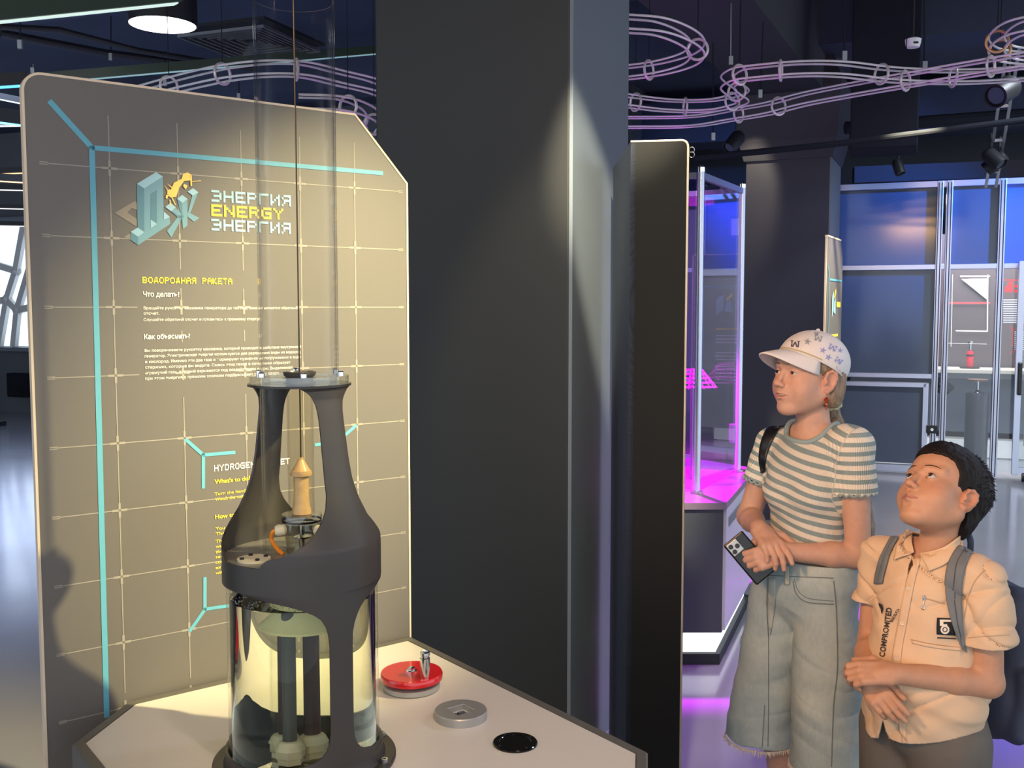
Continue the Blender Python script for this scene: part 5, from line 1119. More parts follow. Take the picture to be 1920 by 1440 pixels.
for q in (-1, 1):
    GF.rc((q * .075, 0, .72), (q * .085, .005, .42), .075, .050, .02); GF.rc((q * .085, -.005, .42), (q * .085, -.01, .28), .050, .052, .02); GF.rc((q * .085, -.01, .28), (q * .085, -.015, .07), .050, .032, .02)
    GF.rc((q * .085, -.03, .035), (q * .095, .12, .028), .034, .030, .02)
hc = gH.c; hl, hh_ = hc - (.115, .135, .135), hc + (.115, .14, .13)
fa = np.min([gWL, gWR, pc, gER], 0) - (.05, .03, .10); fb = np.max([gWL, gWR, gEL], 0) + (.06, .14, .06)
v, f = G.sculpt(GF, [(hl, hh_, .0019), (fa, fb, .0024), ((-.32, -.20, .0), (.32, .36, 1.34), .0055)])
cols = head_cols(v, gH, SKIN_G, (0.50, 0.22, 0.17)); low = v[:, 2] < hl[2]; cols[low] = SKIN_G
G.body = G.mesh('body', v, f, m_skin, attrs={'Col': cols})
for q in (-1, 1): eye(G, gH, q, (.08, 1, .03), (0.035, 0.024, 0.018))
m_lash = mat('lash_brown', rgb(58, 40, 34), 0.7)
def lash(P, H, q, lid, m, dz=0.0):
    mb = MB(); pts = []
    for k in range(13):
        x = -1 + k / 6; z = lid * math.sqrt(max(0, 1 - x * x)) + .0008 + dz - .001 * x * -q * -1
        dx = x * .0132; y = .0708 + math.sqrt(max(0.0, .0146 ** 2 - dx * dx - z * z)); pts.append(Vector(P.world(H.T((q * .0305 + dx, y, z))[None])[0]))
    mb.tube(pts, .0008 * H.s, 6, rs=[.0003 + .0008 * math.sin(math.pi * k / 12) for k in range(13)]); return mb.build('eyelashes', m, P.root)
def brow(P, H, q, m, z0=.0215, r=.0022):
    pts = []
    for k in range(9):
        t = k / 8; x = q * (.013 + .034 * t); z = z0 + .0045 * math.sin(math.pi * t * .75) - .004 * t * t; y = .0935 - .020 * t ** 1.8
        p = H.T((x, y + .02, z)); d = H.R @ np.array((0, -1.0, 0)); pw = Vector(P.world(p[None])[0]); dw = P.wdir(d)
        h = P.bvh.ray_cast(pw, dw, .05); pts.append(h[0] + (-dw) * .0002 if h[0] else pw)
    return MB().tube(pts, r, 6, rs=[r * (0.5 + 0.7 * math.sin(math.pi * min(1, .15 + k / 9))) for k in range(9)]).build('eyebrow', m, P.root)
def bvh_of(ob):
    o = Vector(ORG[ob.name]); return BVHTree.FromPolygons([w.co + o for w in ob.data.vertices], [tuple(p.vertices) for p in ob.data.polygons])
G.bvh = bvh_of(G.body); m_browg = mat('brow_light_brown', rgb(120, 88, 66), 0.8)
for q in (-1, 1): lash(G, gH, q, .0034, m_lash); brow(G, gH, q, m_browg, r=.0015)
tt = Fld(); tt.ell(gH.T((0, .0795, -.0590)), (.0165, .0095, .0032), gH.R, .002); vt_, ft_ = nets(*tt.grid(gH.T((0, .0795, -.059)) - .022, gH.T((0, .0795, -.059)) + .022, .0012)); G.mesh('teeth', vt_, ft_, mat('teeth', rgb(232, 222, 206), 0.3))
# ---- hair
def hair_mat(name, c, c2):
    m = bpy.data.materials.new(name); m.use_nodes = True; nt = m.node_tree; N = nt.nodes; L = nt.links; b = N['Principled BSDF']; b.inputs['Roughness'].default_value = 0.42; b.inputs['Specular IOR Level'].default_value = 0.5
    tc = N.new('ShaderNodeTexCoord'); mp = N.new('ShaderNodeMapping'); mp.inputs['Scale'].default_value = (260, 260, 14); nz = N.new('ShaderNodeTexNoise'); nz.inputs['Scale'].default_value = 1.0; nz.inputs['Detail'].default_value = 5
    L.new(tc.outputs['Object'], mp.inputs['Vector']); L.new(mp.outputs[0], nz.inputs['Vector'])
    rp = N.new('ShaderNodeValToRGB'); rp.color_ramp.elements[0].position = .3; rp.color_ramp.elements[0].color = (*c, 1); rp.color_ramp.elements[1].position = .7; rp.color_ramp.elements[1].color = (*c2, 1)
    L.new(nz.outputs['Fac'], rp.inputs[0]); L.new(rp.outputs[0], b.inputs['Base Color'])
    bp = N.new('ShaderNodeBump'); bp.inputs['Strength'].default_value = .6; bp.inputs['Distance'].default_value = .003; L.new(nz.outputs['Fac'], bp.inputs['Height']); L.new(bp.outputs['Normal'], b.inputs['Normal']); MATS[name] = m; return m
m_hairg = hair_mat('hair_dark_blond', rgb(92, 74, 58), rgb(160, 134, 104))
HF = Fld(); T = gH.T
HF.ell(T((0, -.015, .034)), np.array((.0775, .0965, .073)) * gH.s, gH.R, .01); HF.ell(T((0, -.050, -.020)), np.array((.062, .058, .082)) * gH.s, gH.R, .02)
for q in (-1, 1): HF.ell(T((q * .055, -.040, -.030)), np.array((.026, .034, .060)) * gH.s, gH.R, .02)
def hair_cut(P):
    p = gH.inv(P); return np.maximum(p[:, 1] - (.046 + .35 * np.minimum(p[:, 2] - .02, .0) * 1.0 + .5 * np.maximum(p[:, 2] - .03, 0)), 0 * p[:, 0] - 1)
HF.fn(hair_cut, (-9,) * 3, (9,) * 3, 'i', .004)
for q in (-1, 1): HF.ell(T((q * .082, -.006, -.014)), np.array((.034, .021, .032)) * gH.s, gH.R, .006, 's')
HF.ell(T((0, .03, -.10)), np.array((.075, .070, .05)) * gH.s, gH.R, .01, 's')
HF.fn(lambda P: -(gH.inv(P)[:, 2] + .078), (-9,) * 3, (9,) * 3, 'i', .01)
pk = [T((0.012, -.095, -.050)), T((0.018, -.115, -.075)), T((0.015, -.125, -.12)), np.array((0.05, -.16, 1.10)), np.array((0.075, -.165, .95)), np.array((.10, -.15, .80)), np.array((.115, -.14, .70))]
HF.chain(pk, (.024, .018, .026, .030, .028, .022, .008), .008)
b0 = HF.grid(hc - (.12, .17, .14), hc + (.12, .12, .13), .0026)
def streak(Dg, amp, fa_):
    D, lo, h = Dg; n = D.shape; X, Y, Z = np.meshgrid(*[lo[i] + h * np.arange(n[i]) for i in range(3)], indexing='ij'); P = np.stack([X.ravel(), Y.ravel(), Z.ravel()], 1).astype(np.float32)
    return (D + (amp * vnoise(P, fa_, 5, D.ravel())).reshape(n).astype(np.float32), lo, h)
v, f = nets(*streak(b0, .0022, (150, 150, 22)))
ktop = float(hc[2] - .14) 
v2, f2 = nets(*streak(HF.grid((-.05, -.24, .66), (.20, -.08, ktop + .004), .0035), .0022, (140, 140, 16)))
G.mesh('hair', np.concatenate([v, v2]), np.concatenate([f, f2 + len(v)]), m_hairg)
sc_ = T((0.018, -.112, -.070)); scr = MB(); wv = lambda p: Vector(G.world(np.array(p)[None])[0])
cw = wv(sc_); axw = G.wdir(np.array(pk[2]) - np.array(pk[0])).normalized(); x_, y_, z_ = frame(axw)
scr.tube([cw + (x_ * math.cos(a) + y_ * math.sin(a)) * (.020 + .002 * math.sin(9 * a)) + axw * (.003 * math.sin(7 * a)) for a in [2 * math.pi * k / 60 for k in range(60)]], .0085, 10, True)
scr.build('hair_tie', mat('scrunchie_cream', rgb(206, 202, 160), 0.8, bump=0.2), G.root)
for k in range(26):      # loose strands by the temples and nape
    q = -1 if k < 14 else 1; z0 = random.uniform(-.005, .02); a = T((q * random.uniform(.062, .072), random.uniform(.02, .05), z0)); b = T((q * random.uniform(.060, .082), random.uniform(.01, .06), random.uniform(-.09, -.04)))
    if k % 3 == 0 and q > 0: MB().tube(spline([wv(a), wv((a + b) / 2 + np.array((q * .006, 0, 0))), wv(b)], 5), .0004, 4).build('strand', m_hairg, G.root)
# ---- cap
m_capw = mat('cap_cloth', rgb(222, 216, 212), 0.75, var=0.03, bump=0.08, bscale=400)
CC = (0, -.012, .040); CR = (.084, .1035, .084)
edge = lambda y: .026 + .36 * y
cp = []; NA, NZ = 64, 18
def capp(a, t, g=0.0):
    x = (CR[0] + g) * math.sin(a); y = (CR[1] + g) * math.cos(a); ze = edge(CC[1] + y); t0 = math.asin(max(-.6, min(.9, (ze - CC[2]) / CR[2]))); tt_ = t0 + (math.pi / 2 - t0) * t
    return T((x * math.cos(tt_), CC[1] + y * math.cos(tt_), CC[2] + (CR[2] + g) * math.sin(tt_) * (1 + 0.02 * math.cos(6 * a) * math.cos(tt_) ** 2)))
mb = MB(); pts = [wv(capp(2 * math.pi * k / NA, i / NZ)) for i in range(NZ + 1) for k in range(NA)]
mb.add(pts, [(i * NA + k, i * NA + (k + 1) % NA, (i + 1) * NA + (k + 1) % NA, (i + 1) * NA + k) for i in range(NZ) for k in range(NA)])
capt = thing('baseball_cap', tuple(wv(T((0, 0, .03)))), 'white baseball cap with grey letter and star print on the girl', 'cap')
co_ = mb.build('crown', m_capw, capt); md = co_.modifiers.new('thick', 'SOLIDIFY'); md.thickness = .0025
CAPB = BVHTree.FromPolygons([Vector(p) for p in pts], mb.f)
mb = MB(); nb, mr = 28, 8; bp_ = []
def brimp(sx, r):
    a = sx * 1.12; x0 = (CR[0] - .001) * math.sin(a); y0 = (CR[1] - .001) * math.cos(a); ze = edge(CC[1] + y0) + .004; k = math.sqrt(max(0, 1 - ((ze - CC[2]) / CR[2]) ** 2)); x0 *= k; y0 *= k
    ext = .074 * (max(0, 1 - abs(sx) ** 2.6)); x = x0 * (1 + .04 * r); y = CC[1] + y0 + ext * r; z = ze - .012 * r - .006 * r * r - 3.6 * x * x * r * (.3 + .7 * r)
    return T((x, y, z))
for j in range(mr + 1):
    for i in range(nb + 1): bp_.append(wv(brimp(-1 + 2 * i / nb, j / mr)))
mb.add(bp_, [(j * (nb + 1) + i, j * (nb + 1) + i + 1, (j + 1) * (nb + 1) + i + 1, (j + 1) * (nb + 1) + i) for j in range(mr) for i in range(nb)])
bo2 = mb.build('brim', m_capw, capt); md = bo2.modifiers.new('thick', 'SOLIDIFY'); md.thickness = .004; BRB = BVHTree.FromPolygons([Vector(p) for p in bp_], mb.f)
mb = MB(); mb.tube([wv(capp(2 * math.pi * k / NA, 0.012, .0015)) for k in range(NA)], .0026, 6, True); mb.build('sweatband_edge', m_capw, capt)
mb = MB().tube([wv(capp(a, .05 + .0 * a, .002)) for a in [-1.15 + 2.3 * k / 30 for k in range(31)]], .0016, 6); mb.build('gold_cord', mat('cord_gold', rgb(196, 178, 130), 0.4), capt)
mb = MB()
for aa in (0.52, 1.57, 2.62, 3.67, 4.71, 5.76): mb.tube([wv(capp(aa, t / 14, .0004)) for t in range(15)], .0007, 5)
mb.build('panel_seams', m_capw, capt)['kind'] = 'stuff'
mb = MB().ball(wv(capp(0, 1.0, .001)), .006, 12); mb.build('top_button', m_capw, capt)
def cap_print(nm, geo, u, v, size, rot, m, tree, sy=1.0):
    vs, fs = geo; c_, s_ = math.cos(rot), math.sin(rot); out = []
    for p in vs:
        X, Y = p[0] * size, -p[1] * size * sy; d = ray(u + X * c_ - Y * s_, v + X * s_ + Y * c_).normalized(); h = tree.ray_cast(CAMP, d, 6)
        if h[0] is None: return
        n = h[1] if h[1].dot(d) < 0 else -h[1]; out.append(h[0] + n * .0009)
    MB().add(out, fs).build(nm, m, capt, smooth=False)
mp_ = [[(-.5, -.4), (-.32, -.4), (-.32, .4), (-.5, .4)], [(.32, -.4), (.5, -.4), (.5, .4), (.32, .4)], [(-.4, .4), (-.18, .4), (.08, -.2), (-.06, -.3)], [(.4, .4), (.18, .4), (-.08, -.2), (.06, -.3)], [(-.6, -.4), (-.22, -.4), (-.22, -.32), (-.6, -.32)], [(.22, -.4), (.6, -.4), (.6, -.32), (.22, -.32)]]
gm = ([q for p in mp_ for q in p], [tuple(range(4 * i, 4 * i + 4)) for i in range(6)])
starp = [((.5 if k % 2 == 0 else .2) * math.sin(math.pi * k / 5), (.5 if k % 2 == 0 else .2) * math.cos(math.pi * k / 5)) for k in range(10)]; gs = (starp + [(0, 0)], [(k, (k + 1) % 10, 10) for k in range(10)])
m_p1 = mat('cap_print_dark', rgb(84, 78, 86), 0.7); m_p2 = mat('cap_print_lilac', rgb(150, 150, 196), 0.7); m_p3 = mat('cap_print_grey', rgb(150, 156, 160), 0.7); m_p4 = mat('cap_print_rose', rgb(176, 136, 146), 0.7)
for (u, v, s_, r_, m_) in ((1507, 627, 17, .1, m_p1), (1534, 635, 13, .25, m_p3), (1491, 645, 15, .1, m_p1), (1484, 632, 14, -.7, m_p4), (1561, 652, 14, .4, m_p2), (1572, 676, 13, .6, m_p2), (1568, 694, 12, .9, m_p3)): cap_print('letter_print', gm, u, v, s_, r_ + math.pi, m_, CAPB)
for (u, v, s_, r_, m_) in ((1514, 641, 15, .2, m_p3), (1543, 657, 14, .3, m_p2), (1531, 626, 12, 0, m_p3), (1553, 670, 14, .5, m_p2), (1575, 657, 11, .2, m_p2)): cap_print('star_print', gs, u, v, s_, r_, m_, CAPB)
for (u, v, s_, r_, m_) in ((1503, 664, 15, .55, m_p1), (1474, 661, 12, .3, m_p3)): cap_print('letter_print', gm, u, v, s_, r_ + math.pi, m_, BRB)
for (u, v, s_, r_, m_) in ((1524, 670, 8, .2, m_p1), (1482, 655, 10, .2, m_p3)): cap_print('star_print', gs, u, v, s_, r_, m_, BRB)
# ---- T-shirt
TF = Fld(); girl_torso(TF, .010)
uL = (gEL - gSL) / np.linalg.norm(gEL - gSL); uR = (gER - gSR) / np.linalg.norm(gER - gSR); nL_ = np.linalg.norm(gEL - gSL); eSL = gSL + uL * nL_ * .42; eSR = gSR + uR * nL_ * .40
TF.rc(gSL, eSL, .052, .056, .025); TF.rc(gSR, eSR, .051, .052, .025)
TF.rc(gSL - np.array((.03, 0, -.008)), gSL + np.array((.002, 0, .0)), .050, .052, .02)
def tee_fold(D, lo, h):
    n = D.shape; X, Y, Z = np.meshgrid(*[lo[i] + h * np.arange(n[i]) for i in range(3)], indexing='ij'); P = np.stack([X.ravel(), Y.ravel(), Z.ravel()], 1).astype(np.float32)
    Q = P.copy(); Q[:, 2] += .55 * Q[:, 0] - .2 * Q[:, 1]
    w = vnoise(Q, (9, 9, 26), 3, D.ravel()) * .0042 + vnoise(P, (22, 22, 45), 9, D.ravel()) * .0014 + np.clip(1 - np.abs(vnoise(Q, (5, 5, 19), 13, D.ravel())) * 3, 0, 1) ** 2 * .0035 * (np.abs(D.ravel()) < .03)
    return D + w.reshape(n).astype(np.float32)
def shell(D, t): return np.maximum(D, -(D + t))
lo_, hi_ = (-.27, -.17, .86), (.27, .22, 1.30); h_ = .0028
D, lo, h = TF.grid(lo_, hi_, h_); D = tee_fold(D, lo, h)
n = D.shape; X, Y, Z = np.meshgrid(*[lo[i] + h * np.arange(n[i]) for i in range(3)], indexing='ij'); P = np.stack([X.ravel(), Y.ravel(), Z.ravel()], 1).astype(np.float32)
cut = Fld(); Dc = shell(D.ravel(), .006)
tL = (P - eSL.astype(np.float32)) @ uL.astype(np.float32); tR = (P - eSR.astype(np.float32)) @ uR.astype(np.float32)
dAL = np.linalg.norm(P - gSL - np.clip((P - gSL) @ uL, 0, 1)[:, None] * uL, axis=1); dAR = np.linalg.norm(P - gSR - np.clip((P - gSR) @ uR, 0, 1)[:, None] * uR, axis=1)
inL = (dAL < .075) & (((P - gSL) @ uL) > .05) & (P[:, 0] > .115); inR = (dAR < .072) & (((P - gSR) @ uR) > .05) & (P[:, 0] < -.115)
TT_ = Fld(); girl_torso(TT_, .010); Dt_ = TT_.grid(lo_, hi_, h_)[0]; Dt_ = shell(tee_fold(Dt_, lo, h).ravel(), .006)
fr_ = .0035 * np.sin(np.arctan2(P[:, 1], P[:, 0] - .15) * 22)
Dc = np.where(inL, np.maximum(Dc, tL + fr_), Dc); Dc = np.where(inR, np.maximum(Dc, tR + fr_), Dc)
Dc = np.where(P[:, 2] < 1.12, np.minimum(Dc, Dt_), Dc)
Dc = np.maximum(Dc, .880 - P[:, 2]); nk = (P - A3((0, -.008, 1.245))) / A3((.074, .062, .058)); Dc = np.maximum(Dc, -(np.linalg.norm(nk, axis=1) - 1) * .065)
v, f = nets(Dc.reshape(n).astype(np.float32), lo, h)
aL_ = (v - gSL) @ uL; aR_ = (v - gSR) @ uR; onL = np.clip((v[:, 0] - .118 - np.maximum(0, (v[:, 2] - 1.16)) * .4) / .006, 0, 1); onR = np.clip((-v[:, 0] - .118) / .006, 0, 1)
stt = (v[:, 2] + .24 * v[:, 0] - .03 * v[:, 1] + .002 * vnoise(v.astype(np.float32), (14, 14, 14), 2)) / .0275
st = np.where(onL > .5, 60.3 - aL_ / .0255, np.where(onR > .5, 60.3 - aR_ / .0255, stt))
m_tee = stripe_mat('tee_stripes', rgb(228, 220, 204), rgb(140, 158, 158))
G.tee = G.mesh('t_shirt', v, f, m_tee, attrs={'st': st, 'rib': np.arctan2(v[:, 0], v[:, 1]) * 240})
m_trim = mat('tee_trim', rgb(142, 160, 160), 0.8, bump=0.1)
TB_ = bvh_of(G.tee); ring = []
for k in range(64):
    a = 2 * math.pi * k / 64; p = wv((.0760 * math.cos(a), -.008 + .064 * math.sin(a), 1.32)); hh = TB_.ray_cast(p, Vector((0, 0, -1)), .3); ring.append(hh[0] + UP * .002 if hh[0] else None)
ring = [r if r is not None else next(q for q in ring[k:] + ring if q is not None) for k, r in enumerate(ring)]
for it in range(4): ring = [(ring[k - 1] + ring[k] * 2 + ring[(k + 1) % 64]) / 4 for k in range(64)]
MB().tube(ring, .0075, 10, True).build('collar', m_trim, G.root)
for S_, E_, u_, r_ in ((gSL, eSL, uL, .0555), (gSR, eSR, uR, .0515)):
    x_, y_, z_ = frame(G.wdir(u_)); cw = wv(E_); MB().tube([cw + (x_ * math.cos(a) + y_ * math.sin(a)) * r_ + z_ * (.003 * math.sin(18 * a)) for a in [2 * math.pi * k / 120 for k in range(120)]], .0032, 6, True).build('sleeve_hem', m_trim, G.root)
# ---- denim shorts
DF = Fld(); DF.ell((0, -.002, .795), (.152, .118, .135), None, .03); DF.rc((-.075, 0, .84), (.075, 0, .84), .09, .09, .05)
for q in (-1, 1): DF.rc((q * .080 - .004, .012, .74), (q * .120 - .012, .028, .31), .088, .110, .016)
DF.rc((-.008, .168, .66), (-.012, .178, .28), .044, .054, .04, 's'); DF.rc((0, -.150, .66), (0, -.150, .28), .040, .050, .04, 's')
D, lo, h = DF.grid((-.30, -.20, .27), (.30, .20, .90), .0036)
n = D.shape; X, Y, Z = np.meshgrid(*[lo[i] + h * np.arange(n[i]) for i in range(3)], indexing='ij'); P = np.stack([X.ravel(), Y.ravel(), Z.ravel()], 1).astype(np.float32)
Q = P.copy(); Q[:, 2] += .35 * np.abs(Q[:, 0]); D = D.ravel(); D = D + vnoise(Q, (7, 7, 15), 4, D) * .0065 + vnoise(Q, (13, 13, 34), 8, D) * .0032 + np.clip(1 - np.abs(vnoise(Q, (6, 6, 17), 14, D)) * 3, 0, 1) ** 2 * .0022 * (np.abs(D) < .03)
D = shell(D, .008); D = np.maximum(np.maximum(D, .300 - P[:, 2] + .004 * np.sin(P[:, 0] * 60)), P[:, 2] - .880)
v, f = nets(D.reshape(n).astype(np.float32), lo, h)
nz = vnoise(v.astype(np.float32), (10, 10, 22), 6) * .5 + vnoise(v.astype(np.float32), (260, 260, 60), 7) * .25
c0, c1 = np.array(rgb(146, 164, 168)), np.array(rgb(184, 194, 188)); w = np.clip(.5 + .6 * nz, 0, 1)[:, None]; cols = c0 * (1 - w) + c1 * w
m_den = attr_mat('denim', 'Col', 0.85, bump=0.35, bscale=900, spec=0.2)
G.shorts = G.mesh('denim_shorts', v, f, m_den, attrs={'Col': cols}); SK = Skin([G.shorts])
m_seam = mat('denim_seam', rgb(112, 122, 122), 0.9); m_denp = mat('denim_piece', rgb(166, 172, 166), 0.85, bump=0.2)
for px_, r_ in (([(1440, 1080), (1438, 1134), (1441, 1197)], .0016), ([(1454, 1086), (1453, 1134), (1445, 1190)], .0012), ([(1487, 1089), (1493, 1113), (1514, 1129), (1563, 1133)], .0018), ([(1489, 1086), (1497, 1108), (1517, 1122), (1563, 1127)], .0012), ([(1563, 1089), (1568, 1148), (1570, 1252), (1563, 1322), (1559, 1438)], .0016), ([(1436, 1079), (1487, 1081), (1563, 1084)], .0014), ([(1441, 1197), (1441, 1300), (1440, 1400)], .0012), ([(1434, 1322), (1429, 1401)], .0012)):
    MB().tube(SK.line(px_, .0008, 14), r_, 6).build('seam', m_seam, G.root)
patch('belt_loop', SK.strip([(1471, 1060), (1472, 1080), (1473, 1097)], [(1480, 1060), (1481, 1080), (1481, 1096)], 10, 3, .004), m_denp, G.root, .004)
patch('fly_flap', SK.strip([(1441, 1082), (1440, 1130), (1443, 1180)], [(1455, 1084), (1454, 1130), (1447, 1180)], 16, 4, .002), m_denp, G.root, .002)
MB().lathe([(0, 0), (.008, 0), (.008, .003), (.005, .005), (0, .005)], SK.hit(1446, 1070, .002), 14, -ray(1446, 1070)).build('shorts_button', m_steel, G.root)
mb = MB()
for q in (-1, 1):
    for k in range(220):
        a = 2 * math.pi * k / 220 + random.uniform(-.01, .01); c = np.array((q * .1205 - .012, .028, .302)); p0 = c + np.array((math.cos(a) * .107, math.sin(a) * .107, .004 * math.sin(c[0] * 60))); L_ = random.uniform(.006, .018)
        p1 = p0 + np.array((math.cos(a) * .002 + random.uniform(-.004, .004), math.sin(a) * .002 + random.uniform(-.004, .004), -L_)); mb.tube([wv(p0), wv(p1)], .0016, 4, rs=[.0022, .0008])
mb.build('frayed_hem', mat('fray_white', rgb(222, 206, 186), 0.9), G.root)['kind'] = 'stuff'
m_shoe = mat('sneaker_white', rgb(210, 208, 204), 0.6)
for q in (-1, 1):
    sf = Fld(); sf.rc((q * .085, -.035, .045), (q * .095, .125, .036), .045, .040, .02); sf.ell((q * .085, -.03, .085), (.042, .048, .045), None, .03); sf.fn(lambda P: .001 - P[:, 2], (-9,) * 3, (9,) * 3, 'i', 0)
    v, f = nets(*sf.grid((q * .09 - .07, -.10, -.01), (q * .09 + .07, .19, .14), .005)); G.mesh('sneaker', v, f, m_shoe)
# ---- shoulder strap, earrings, phone
SKT = Skin([G.tee, G.body])
stp = thing('bag_strap', tuple(SKT.hit(1430, 880)), 'black bag strap over the shoulder of the girl in the striped tee', 'strap')
patch('strap', SKT.strip([(1462, 786), (1440, 802), (1427, 832), (1424, 862), (1427, 888)], [(1480, 792), (1462, 806), (1447, 832), (1438, 858), (1436, 886)], 30, 6, .006), m_blackp, stp, .004, 2)
m_ear = mat('earring_copper', rgb(196, 96, 60), 0.25, 0.8); m_gem = mat('earring_gem', rgb(190, 40, 40), 0.1)
for q in (-1, 1):
    e0 = wv(T((q * .0735, -.003, -.040))); er = MB().torus(e0 - UP * .008, (1, 0, 0), .005, .0008, 16, 5).build('earring', m_ear, G.root)
    mb = MB()
    for k in range(6): a = math.pi * k / 3; mb.ball(e0 + Vector((0, 0, -.020)) + (G.wdir(gH.R[:, 1]) * math.cos(a) + UP * math.sin(a)) * .0055, .003, 8)
    mb.ball(e0 + Vector((0, 0, -.0325)), .0042, 10, (1, 1, 1.5)); mb.build('earring_cluster', m_ear, er)
    MB().ball(e0 + Vector((0, 0, -.020)), .0032, 10).ball(e0 + Vector((0, 0, -.043)), .0022, 8, (1, 1, 1.8)).build('earring_gem', m_gem, er)
ph = thing('smartphone', tuple(wv(pc)), 'black smartphone with triple camera held in the girl\'s hand', 'phone')
pcw = wv(pc); toC = (CAMP - pcw).normalized(); ax1 = (at(1433, 1080, 2.775) - at(1377, 1014, 2.80)).normalized(); ax2 = ax1.cross(toC).normalized(); ax3 = ax2.cross(ax1).normalized()
if ax2.x < 0: ax2 = -ax2
pcw = pcw - toC * .014
MB().obox(pcw, ax1 * .071, ax2 * .0345, ax3 * .0045).build('case', m_blackp, ph, smooth=False, bevel=.006)
isl = pcw - ax1 * .047 - ax2 * .012 + ax3 * .0048
MB().obox(isl, ax1 * .0185, ax2 * .0175, ax3 * .0013).build('camera_island', mat('phone_island', rgb(176, 176, 172), 0.25, 0.4), ph, smooth=False, bevel=.004)
for dx, dy in ((-.0085, -.008), (.0085, -.008), (0, .008)):
    MB().lathe([(0, 0), (.0068, 0), (.0068, .0022), (.005, .0026), (0, .0018)], isl + ax1 * dx + ax2 * dy + ax3 * .001, 18, ax3).build('lens', m_blackp, ph)
# ------------------------------------------------------------------ the boy
B = Person(1.021, 2.45, 56, 'dark haired boy in a peach short sleeved shirt looking up')
SKIN_B = (0.54, 0.29, 0.18)
bH = Head(B.px(1765, 928, 2.43), 14, 36, -12, 1.03)
BF = Fld()
def boy_torso(F, g, k=0.03):
    F.ell((0, 0, .62), (.118 + g, .092 + g, .11 + g), None, k); F.ell((0, .008, .74), (.110 + g, .090 + g, .13 + g), None, k); F.ell((0, -.003, .865), (.118 + g, .086 + g, .12 + g), None, k)
    F.rc((-.102, -.012, .962), (.102, -.012, .962), .042 + g * .6, .042 + g * .6, .035); F.rc((-.045, -.018, 1.0), (.045, -.018, 1.0), .028 + g * .5, .028 + g * .5, .03)
boy_torso(BF, 0)
BF.rc((0, -.016, .95), bH.T((0, -.030, -.045)), .044, .043, .025)
head_ops(BF, bH, mouth=0.0, wide=1.03, lid=0.0062, earz=0.84)
bSL = np.array((.145, -.012, .958)); bEL = B.px(1853, 1280, 2.335); bWL = B.px(1676, 1263, 2.315)
bSR = np.array((-.145, -.012, .958)); bER = B.px(1634, 1205, 2.575); bWR = B.px(1618, 1268, 2.385)
for S_, E_, W_2 in ((bSL, bEL, bWL), (bSR, bER, bWR)):
    BF.rc(S_, E_, .038, .034, .02); BF.rc(E_, E_ + (W_2 - E_) * .35, .0355, .034, .012); BF.rc(E_ + (W_2 - E_) * .35, W_2, .034, .023, .012)
hand_ops(BF, bWL, B.px(1598, 1262, 2.335) - bWL, np.array(B.loc(Vector(B.o) + Vector((-.05, -.72, .72)))), (0, -1, .1), 0.90, ((25, 55, 35), (30, 55, 35), (34, 55, 35), (38, 55, 35)), 1.0, ((.6, .6, -.3), (.9, .2, -.5)))
hand_ops(BF, bWR, B.px(1668, 1330, 2.30) - bWR, np.array(B.loc(Vector(B.o) + Vector((-.2, -.9, .1)))), B.px(1668, 1262, 2.34) - bWR, 0.90, ((6, 14, 10), (12, 22, 14), (22, 30, 20), (30, 36, 22)), 1.5, ((.8, .4, -.3), (.95, .1, -.2)))
for q in (-1, 1):
    BF.rc((q * .062, 0, .56), (q * .07, .005, .34), .066, .045, .02); BF.rc((q * .07, -.005, .34), (q * .07, -.012, .06), .045, .030, .02); BF.rc((q * .07, -.025, .03), (q * .078, .10, .025), .030, .026, .02)
hb_ = bH.c
fa = np.min([bWL, bWR], 0) - (.10, .06, .11); fb = np.max([bWL, bWR, bEL], 0) + (.06, .10, .06)
v, f = B.sculpt(BF, [(hb_ - (.115, .13, .135), hb_ + (.115, .14, .13), .0019), (fa, fb, .0024), ((-.30, -.20, .0), (.30, .34, 1.10), .0055)])
cols = head_cols(v, bH, SKIN_B, (0.40, 0.17, 0.125)); cols[v[:, 2] < hb_[2] - .135] = SKIN_B
B.body = B.mesh('body', v, f, m_skin, attrs={'Col': cols}); B.bvh = bvh_of(B.body)
for q in (-1, 1): eye(B, bH, q, (.06, 1, .36), (0.035, 0.018, 0.012))
m_browb = mat('brow_dark', rgb(58, 36, 28), 0.8)
for q in (-1, 1): lash(B, bH, q, .0062, mat('lash_black', rgb(24, 16, 14), 0.7)); brow(B, bH, q, m_browb, .0235, .0014)
# ---- hair
m_hairb = hair_mat('hair_black_brown', rgb(12, 10, 11), rgb(30, 22, 20)); m_hairb.node_tree.nodes['Principled BSDF'].inputs['Roughness'].default_value = 0.6; m_hairb.node_tree.nodes['Principled BSDF'].inputs['Specular IOR Level'].default_value = 0.25
HF = Fld(); T = bH.T
HF.ell(T((0, -.021, .040)), np.array((.0820, .1070, .0865)) * bH.s, bH.R, .01); HF.ell(T((0, -.055, -.018)), np.array((.060, .052, .075)) * bH.s, bH.R, .02)
HF.ell(T((0, .020, .066)), np.array((.064, .068, .056)) * bH.s, bH.R, .02)
ys = [-.16, -.085, -.055, -.036, -.024, .006, .014, .026, .036, .052, .068, .2]; zs2 = [-.085, -.080, -.062, -.030, .014, .016, -.012, -.006, .030, .052, .060, .060]
def bcut(P):
    p = bH.inv(P); jag = .0018 * vnoise(P.astype(np.float32), (120, 120, 120), 11); return (np.interp(p[:, 1], ys, zs2) - p[:, 2]) * .75 + jag
HF.fn(bcut, (-9,) * 3, (9,) * 3, 'i', .003)
HF.fn(lambda P: bH.inv(P)[:, 1] - .0935 + .0 * P[:, 0], (-9,) * 3, (9,) * 3, 'i', .006)
